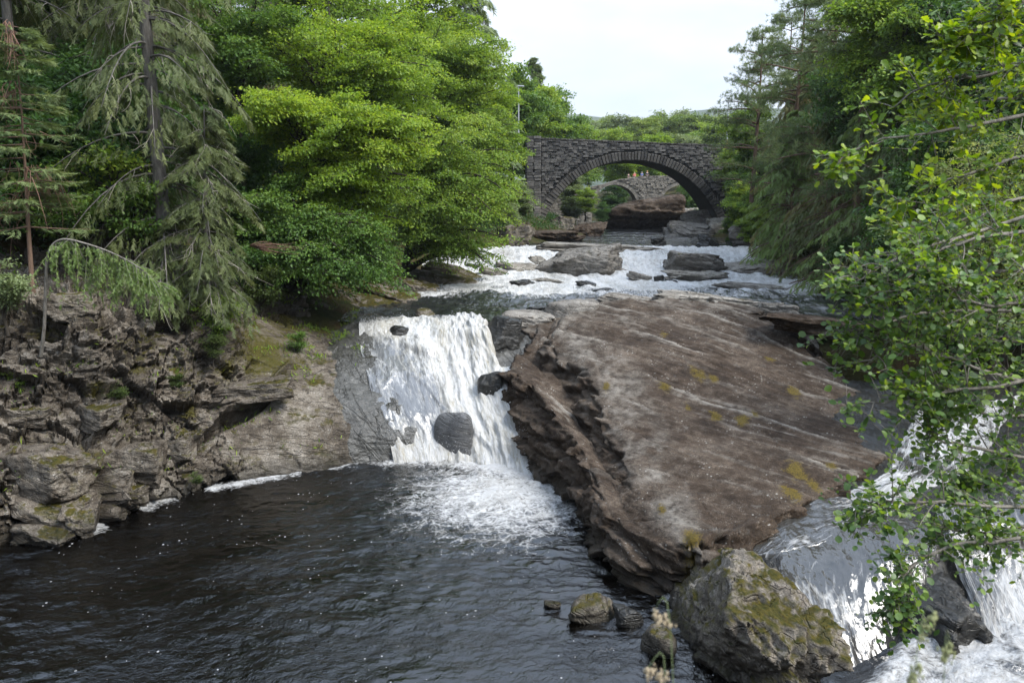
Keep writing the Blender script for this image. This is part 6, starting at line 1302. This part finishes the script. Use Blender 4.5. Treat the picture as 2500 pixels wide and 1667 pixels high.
for k, (x_, y_, sc) in enumerate([(21.5, 33.5, 0.55), (23.5, 37.5, 0.7), (20.6, 29.5, 0.5), (24.5, 42.0, 0.8), (22.6, 45.5, 0.6), (25.5, 31.0, 0.9)]):
    w_, c_ = UND[k % 3]; plant('bush', w_, c_, (x_, y_, tz(x_, y_) - 0.3), M_bark, (M_dkleaf, M_beechd)[k % 2], 'shaded bush on the steep right bank behind the leafy alder', cat='bush', rot=k * 1.7, scale=sc, group='bushes on the right bank behind the alder')
bb_ = foot(2480, 27); 
beech('birch_tree', 44, bb_, [(2360, 480, 24, 2.0, 1.6, 2.2), (2440, 380, 24, 2.0, 1.6, 2.4), (2330, 580, 23, 1.2, 1.2, 1.0), (2450, 560, 23.5, 1.6, 1.4, 1.6)], M_birch, 'small-leaved grey-green birch behind the oak leaves at the right', nb=60, ns=10, nsp=5, nl=13, leaf=0.075, spread=0.16, sub_len=0.9, trunk_r=0.12, droop=0.5)
# low ground cover on both banks
ru = np.random.RandomState(15); n_ = 26000
yy = ru.uniform(30, 125, n_) ; side_ = ru.rand(n_) < 0.6
xl_, xr_ = bank(yy); dd_ = 1.5 + 26 * ru.rand(n_) ** 1.4; xx = np.where(side_, xl_ - dd_ - 1.0, xr_ + dd_)
gz = terrain(xx, yy); pos = np.stack([xx, yy, gz + ru.uniform(0.0, 0.7, n_)], -1)
keep = ~((yy < 42) & side_ & (xx > -13)) & ~((yy > 90) & (yy < 106) & (dd_ < 6)); pos = pos[keep]; n_ = len(pos); nl_ = 4
pos = (pos[:, None] + ru.normal(size=(n_, nl_, 3)) * [0.3, 0.3, 0.12]).reshape(-1, 3)
dv_ = unit(ru.normal(size=pos.shape) + [0, 0, 0.4]); sz = ru.uniform(0.12, 0.3, len(pos))
obj('undergrowth', leaves_mesh('undergrowth', pos, dv_, unit(ru.normal(size=pos.shape) * 0.5 + [0, 0, 1]), sz, sz * 0.5, ru.uniform(0, 0.8, len(pos))), M_dkleaf, label='low green ferns and brambles covering both wooded banks', cat='undergrowth', kind='stuff')
# ------------------------------------------------------------------ near alder and oak branches at the right edge
def leaf_outline(kind):
    """half outline (along, across) of a leaf of unit length"""
    if kind == 'alder': return [(0.0, 0.02), (0.12, 0.20), (0.35, 0.38), (0.62, 0.42), (0.85, 0.30), (0.98, 0.10)]
    return [(0.0, 0.02), (0.15, 0.10), (0.26, 0.22), (0.36, 0.15), (0.52, 0.32), (0.62, 0.22), (0.80, 0.33), (0.92, 0.20), (1.0, 0.05)]
def leaf_template(kind, seed):
    r = np.random.RandomState(seed); hp = leaf_outline(kind); n = len(hp); bend = r.uniform(-0.45, 0.2); cup = r.uniform(0.05, 0.4)
    V = []
    for (a, w) in hp:
        z = bend * a * a; w2 = w * r.uniform(0.9, 1.1)
        V += [(a, 0, z), (a - 0.02, w2, z + cup * w2 + r.uniform(-.02, .02)), (a - 0.02, -w2, z + cup * w2 + r.uniform(-.02, .02))]
    T = []
    for i in range(n - 1):
        a, b = 3 * i, 3 * i + 3
        T += [[a, a + 1, b + 1, b], [a, b, b + 2, a + 2]]
    V = np.array(V, float); pet = np.array([[-0.22, 0, -0.02], [0.0, 0.012, 0], [0.0, -0.012, 0]])
    return V, np.array(T)
def near_leaf_mat(name, d, m, l, w_obj):
    t = NT(name); tone = t.attr('tone').outputs['Fac']; oi = t.n('ShaderNodeObjectInfo').outputs['Random']
    k = t.math('ADD', t.math('MULTIPLY', tone, 1 - w_obj), t.math('MULTIPLY', oi, w_obj)); v = t.coords()
    c = t.ramp(k, [(0.0, d), (0.55, m), (1.0, l)]); n_ = t.noise(v, 60, 3, 0.6); c = t.mix(0.35, c, t.ramp(n_, [(0.3, 0.75), (0.7, 1.25)]), 'MULTIPLY')
    b = t.bsdf(c, 0.42, t.bump(n_, 0.3, 0.004), 0.45); tr = t.n('ShaderNodeBsdfTranslucent'); t.l(t.mix(1.0, c, (1.6, 1.5, 0.35), 'MULTIPLY'), tr.inputs['Color'])
    ms = t.n('ShaderNodeMixShader'); ms.inputs[0].default_value = 0.48; t.l(b, ms.inputs[1]); t.l(tr.outputs[0], ms.inputs[2]); return t.done(ms.outputs[0])
def near_branches(name, seed, root, boughs, kind, size, ntw, nlf, limit, cols, label, tw_len, thick):
    r = np.random.RandomState(seed); e = empty(name, root, label, 'tree'); rt = np.array(root)
    B = np.array([resample(np.array([WY(*p) for p in b]), 14) for b in boughs]); nb = len(B)
    trunk_top = np.array([[0, 0, -0.5], [0.05, 0.05, 2.5], [0.0, 0.1, 5.5], [-0.1, 0.1, 8.5], [0.1, 0.0, 11.5]])
    v0, q0 = tubes(resample(trunk_top, 16)[None], np.linspace(0.17, 0.05, 16)[None], 10); obj('trunk', mesh_np('trunk', v0, quads=q0), M_abark, e)
    M_l = near_leaf_mat(name + '_leaf', *cols, 0.0); M_o = near_leaf_mat(name + '_near_leaf', *cols, 0.8)
    temps = [leaf_template(kind, seed * 10 + k) for k in range(6)]
    shared = []
    for V, T in temps:
        me_ = mesh_np('leaf', V, quads=T, smooth=True); fattr(me_, 'tone', np.full(len(V), 0.5)); shared.append(me_)
    L_pos, L_dir, L_nrm, L_sz = [], [], [], []
    for i in range(nb):
        # bough is continued back into the trunk outside the frame
        tz_ = np.clip(B[i][0][2] - rt[2] - 0.6, 0.5, 11); tp_ = rt + [np.interp(tz_, trunk_top[:, 2], trunk_top[:, a]) for a in range(3)]
        full = np.vstack([resample(np.stack([tp_, (tp_ + B[i][0]) / 2 + [0, 0, 0.25], B[i][0]]), 7)[:-1], B[i]]); n_ = len(full)
        full[1:-1] += r.normal(size=(n_ - 2, 3)) * 0.012
        rad = np.interp(np.linspace(0, 1, n_), [0, 0.45, 1], [thick * 1.7, thick, 0.003])
        V, Q = tubes(full[None], rad[None], 7); VV, QQ, cnt = [V], [Q], len(V)
        tq = r.uniform(0.02, 1.0, ntw); b0 = at_t(np.repeat(B[i][None], ntw, 0), tq); axd = unit(at_t(np.repeat(B[i][None], ntw, 0), np.clip(tq + .07, 0, 1)) - at_t(np.repeat(B[i][None], ntw, 0), np.clip(tq - .07, 0, 1)))
        tl = tw_len * r.uniform(0.35, 1.15, ntw) * (1.15 - 0.65 * tq); dv = unit(axd * 0.9 + r.normal(size=(ntw, 3)) * [0.55, 0.75, 0.62]); e1_ = b0 + dv * tl[:, None]
        TP = bez(b0, (b0 + e1_) / 2 + r.normal(size=(ntw, 3)) * 0.05 * tl[:, None] + [0, 0, 0.03], e1_, 6); V, Q = tubes(TP, np.tile(np.linspace(0.006, 0.002, 6), (ntw, 1)), 4); VV.append(V); QQ.append(Q + cnt); cnt += len(V)
        # short shoots
        ns_ = 4; t2 = r.uniform(0.25, 0.95, (ntw, ns_)); c0 = at_t(TP, t2).reshape(-1, 3); d2 = unit(np.repeat(dv, ns_, 0) * 0.7 + r.normal(size=(ntw * ns_, 3)) * 0.7); c1 = c0 + d2 * r.uniform(0.08, 0.26, (ntw * ns_, 1)); SP_ = bez(c0, (c0 + c1) / 2, c1, 4)
        V, Q = tubes(SP_, np.tile(np.linspace(0.003, 0.0015, 4), (len(SP_), 1)), 3); VV.append(V); QQ.append(Q + cnt)
        obj('branch', mesh_np('branch', np.concatenate(VV) - rt, quads=np.concatenate(QQ)), M_abark, e)
        for P_, D_, k in ((TP, dv, nlf), (SP_, d2, max(3, nlf // 2))):
            t3 = np.concatenate([r.uniform(0.25, 1.0, (len(P_), k - 1)), np.ones((len(P_), 1))], 1); lp = at_t(P_, t3).reshape(-1, 3); dd = np.repeat(D_, k, 0)
            ld = unit(dd * 0.7 + unit(r.normal(size=lp.shape)) * [0.9, 0.9, 0.6] + [0, 0, 0.06]); L_pos.append(lp + ld * 0.012); L_dir.append(ld); L_nrm.append(unit(r.normal(size=lp.shape) * 0.42 + [0, -0.25, 1])); L_sz.append(size * np.clip(r.normal(0.85, 0.25, len(lp)), 0.3, 1.35))
    pos, dr, nr, sz = (np.concatenate(x) for x in (L_pos, L_dir, L_nrm, L_sz)); s_ = unit(np.cross(nr, dr)); nn = np.cross(dr, s_)
    # largest leaves in view are parts of their own
    dist = np.linalg.norm(pos - [0, 0, CAMZ], axis=1); xs_ = pos[:, 0] / (pos[:, 1] * cp - (pos[:, 2] - CAMZ) * sp); facing = np.abs((nn * unit(pos - [0, 0, CAMZ])).sum(1))
    score = sz / dist * facing * (xs_ < 0.645); order = np.argsort(-score); big = np.zeros(len(pos), bool); big[order[:limit]] = True
    from mathutils import Matrix
    for j in order[:limit]:
        o = obj('leaf', shared[j % 6], M_o, e); M = Matrix(((dr[j][0], s_[j][0], nn[j][0], pos[j][0] - rt[0]), (dr[j][1], s_[j][1], nn[j][1], pos[j][1] - rt[1]), (dr[j][2], s_[j][2], nn[j][2], pos[j][2] - rt[2]), (0, 0, 0, 1)))
        o.matrix_local = M @ Matrix.Scale(float(sz[j]), 4)
    rest = np.where(~big)[0]; Vs, Qs, Ts, c = [], [], [], 0
    for k, (V, T) in enumerate(temps):
        ids = rest[rest % 6 == k]; P_ = (V[None, :, :1] * dr[ids][:, None] + V[None, :, 1:2] * s_[ids][:, None] + V[None, :, 2:] * nn[ids][:, None]) * sz[ids][:, None, None] + pos[ids][:, None] - rt
        Vs.append(P_.reshape(-1, 3)); Qs.append((T[None] + (np.arange(len(ids)) * len(V))[:, None, None] + c).reshape(-1, 4)); Ts.append(np.repeat(r.uniform(0.0, 1.0, len(ids)), len(V))); c += len(ids) * len(V)
    me_ = mesh_np('foliage', np.concatenate(Vs), quads=np.concatenate(Qs)); fattr(me_, 'tone', np.concatenate(Ts)); obj('foliage', me_, M_l, e, kind='stuff')
AL = [[(2640, 480, 7.0), (2400, 560, 6.7), (2250, 600, 6.5), (2120, 640, 6.3), (1985, 690, 6.1)], [(2640, 560, 6.8), (2420, 575, 6.5), (2260, 612, 6.3), (2150, 690, 6.1), (2030, 735, 6.0)], [(2640, 960, 6.8), (2400, 905, 6.5), (2280, 870, 6.3), (2150, 840, 6.1), (2030, 880, 6.0)],
      [(2640, 900, 6.4), (2420, 945, 6.2), (2260, 960, 6.1), (2150, 975, 6.0), (1990, 985, 5.9)], [(2640, 1150, 6.9), (2420, 1100, 6.6), (2300, 1080, 6.4), (2220, 1060, 6.3), (2170, 1050, 6.2)], [(2640, 1240, 6.6), (2400, 1235, 6.3), (2220, 1225, 6.1), (2110, 1230, 6.0), (2040, 1245, 5.9)],
      [(2640, 1300, 6.4), (2400, 1320, 6.2), (2250, 1350, 6.1), (2160, 1400, 6.0), (2100, 1470, 5.9)], [(2640, 760, 7.0), (2400, 760, 6.7), (2200, 770, 6.4), (2070, 790, 6.2), (1985, 820, 6.1)], [(2640, 1050, 7.2), (2480, 1020, 7.0), (2380, 1010, 6.8), (2290, 1000, 6.7), (2200, 985, 6.6)],
      [(2640, 640, 7.3), (2450, 660, 7.1), (2330, 680, 6.9), (2240, 720, 6.8), (2180, 760, 6.7)], [(2640, 820, 7.4), (2480, 830, 7.2), (2380, 830, 7.0), (2300, 820, 6.9), (2230, 800, 6.8)], [(2640, 1200, 7.2), (2500, 1180, 7.0), (2420, 1180, 6.9), (2340, 1170, 6.8), (2270, 1180, 6.7)],
      [(2640, 700, 6.2), (2480, 740, 6.1), (2360, 740, 6.0), (2260, 700, 5.9), (2160, 660, 5.9)], [(2640, 1280, 7.0), (2480, 1290, 6.8), (2380, 1300, 6.7), (2280, 1290, 6.6), (2200, 1300, 6.5)]]
AL = [[(px + 95 * (k / 4) ** 2, py, Y) for k, (px, py, Y) in enumerate(b)] for b in AL]
near_branches('alder_tree', 5, (6.4, 7.4, 2.2), AL, 'alder', 0.052, 31, 9, 300, ((0.035, 0.075, 0.022), (0.09, 0.165, 0.04), (0.22, 0.31, 0.06)), 'leafy alder reaching in from the right edge over the slab and side stream', 0.55, 0.016)
OK_ = [[(2640, 120, 8.0), (2450, 170, 7.7), (2330, 190, 7.5), (2240, 220, 7.4), (2170, 265, 7.3)], [(2640, 240, 7.8), (2450, 290, 7.5), (2300, 320, 7.3), (2170, 340, 7.2), (2050, 385, 7.1)], [(2640, 350, 7.8), (2450, 400, 7.5), (2320, 440, 7.3), (2250, 470, 7.2), (2190, 490, 7.1)], [(2640, 60, 7.6), (2520, 90, 7.4), (2440, 85, 7.3), (2390, 80, 7.2), (2340, 110, 7.1)],
       [(2640, -60, 7.4), (2520, -10, 7.2), (2450, 20, 7.1), (2420, 50, 7.0), (2380, 75, 7.0)], [(2640, 440, 7.6), (2450, 500, 7.3), (2350, 540, 7.2), (2280, 560, 7.1), (2210, 570, 7.0)], [(2640, 180, 8.4), (2500, 230, 8.2), (2400, 250, 8.0), (2330, 270, 7.9), (2260, 290, 7.8)]]
near_branches('oak_tree', 9, (7.6, 8.6, 3.0), OK_, 'oak', 0.078, 24, 9, 220, ((0.045, 0.10, 0.015), (0.14, 0.23, 0.022), (0.29, 0.36, 0.03)), 'oak with yellow-green lobed leaves reaching in at the upper right', 0.5, 0.018)

# ------------------------------------------------------------------ grass heads close to the camera
M_seed = simple_mat('grass_seed', (0.36, 0.29, 0.19), 0.9); M_seedg = simple_mat('green_grass_seed', (0.25, 0.26, 0.12), 0.9); M_stem = simple_mat('grass_stem', (0.16, 0.2, 0.09), 0.8)
rg = np.random.RandomState(12); D_s, Q_s = cube_sphere(4)
for k, (px, py, Y, ln, m, tilt_, lab) in enumerate([(1615, 1512, 1.45, 0.045, M_seed, 0.9, 'blurred tan grass head in front of the mossy pool boulder'), (2262, 1530, 1.4, 0.06, M_seedg, -0.45, 'tallest blurred green grass head over the white torrent'), (2312, 1590, 1.38, 0.035, M_seedg, -0.2, 'small blurred green grass head right of the tallest one'), (1600, 1645, 1.4, 0.04, M_seed, 1.2, 'blurred tan grass head at the bottom below the mossy pool boulder'), (2232, 1650, 1.35, 0.05, M_seedg, -0.3, 'blurred grass head at the bottom edge over the torrent')]):
    hd_ = WY(px, py, Y); rootp = np.array([hd_[0] + 0.12 * (1 if k % 2 == 0 else -1) * 0.6, Y + 0.02, tz(hd_[0], Y) - 0.02]); e = empty('grass_stalk', rootp, lab, 'grass')
    up_ = unit(np.array([math.sin(tilt_) * -1.0, 0, math.cos(tilt_)])); low = hd_ - up_ * ln / 2
    pth = resample(np.stack([rootp, (rootp + low) / 2 + [0.015, 0, 0.05], low, low + up_ * ln]), 16) - rootp
    v_, q_ = tubes(pth[None], np.linspace(0.0016, 0.0006, 16)[None], 5); obj('stem', mesh_np('stem', v_, quads=q_), M_stem, e)
    V, Q = [], []
    for j in range(46):
        t = rg.uniform(0, 1); w_ = 0.010 * math.sin(math.pi * min(1, t * 0.85 + 0.12)) ; c_ = low + up_ * ln * t + rg.normal(size=3) * w_ * 0.7
        s_ = np.array([0.0022, 0.0022, 0.005]) * rg.uniform(0.7, 1.2); V.append(D_s * s_ + c_ - rootp); Q.append(Q_s + len(D_s) * j)
    obj('seed_head', mesh_np('seed_head', np.concatenate(V), quads=np.concatenate(Q)), m, e)
# ------------------------------------------------------------------ air between here and the hills
hz = NT('haze_air'); pv = hz.n('ShaderNodeVolumePrincipled'); pv.inputs['Color'].default_value = (0.80, 0.86, 0.95, 1); pv.inputs['Density'].default_value = 0.00013; pv.inputs['Anisotropy'].default_value = 0.2
hz.l(pv.outputs[0], hz.out.inputs['Volume'])
v_ = np.array([[x, y, z] for z in (-6, 420) for x, y in ((-2300, -60), (2500, -60), (2500, 4300), (-2300, 4300))], float)
obj('haze', mesh_np('haze', v_, quads=[[3, 2, 1, 0], [4, 5, 6, 7], [0, 1, 5, 4], [1, 2, 6, 5], [2, 3, 7, 6], [3, 0, 4, 7]], smooth=False), hz.m, kind='stuff')
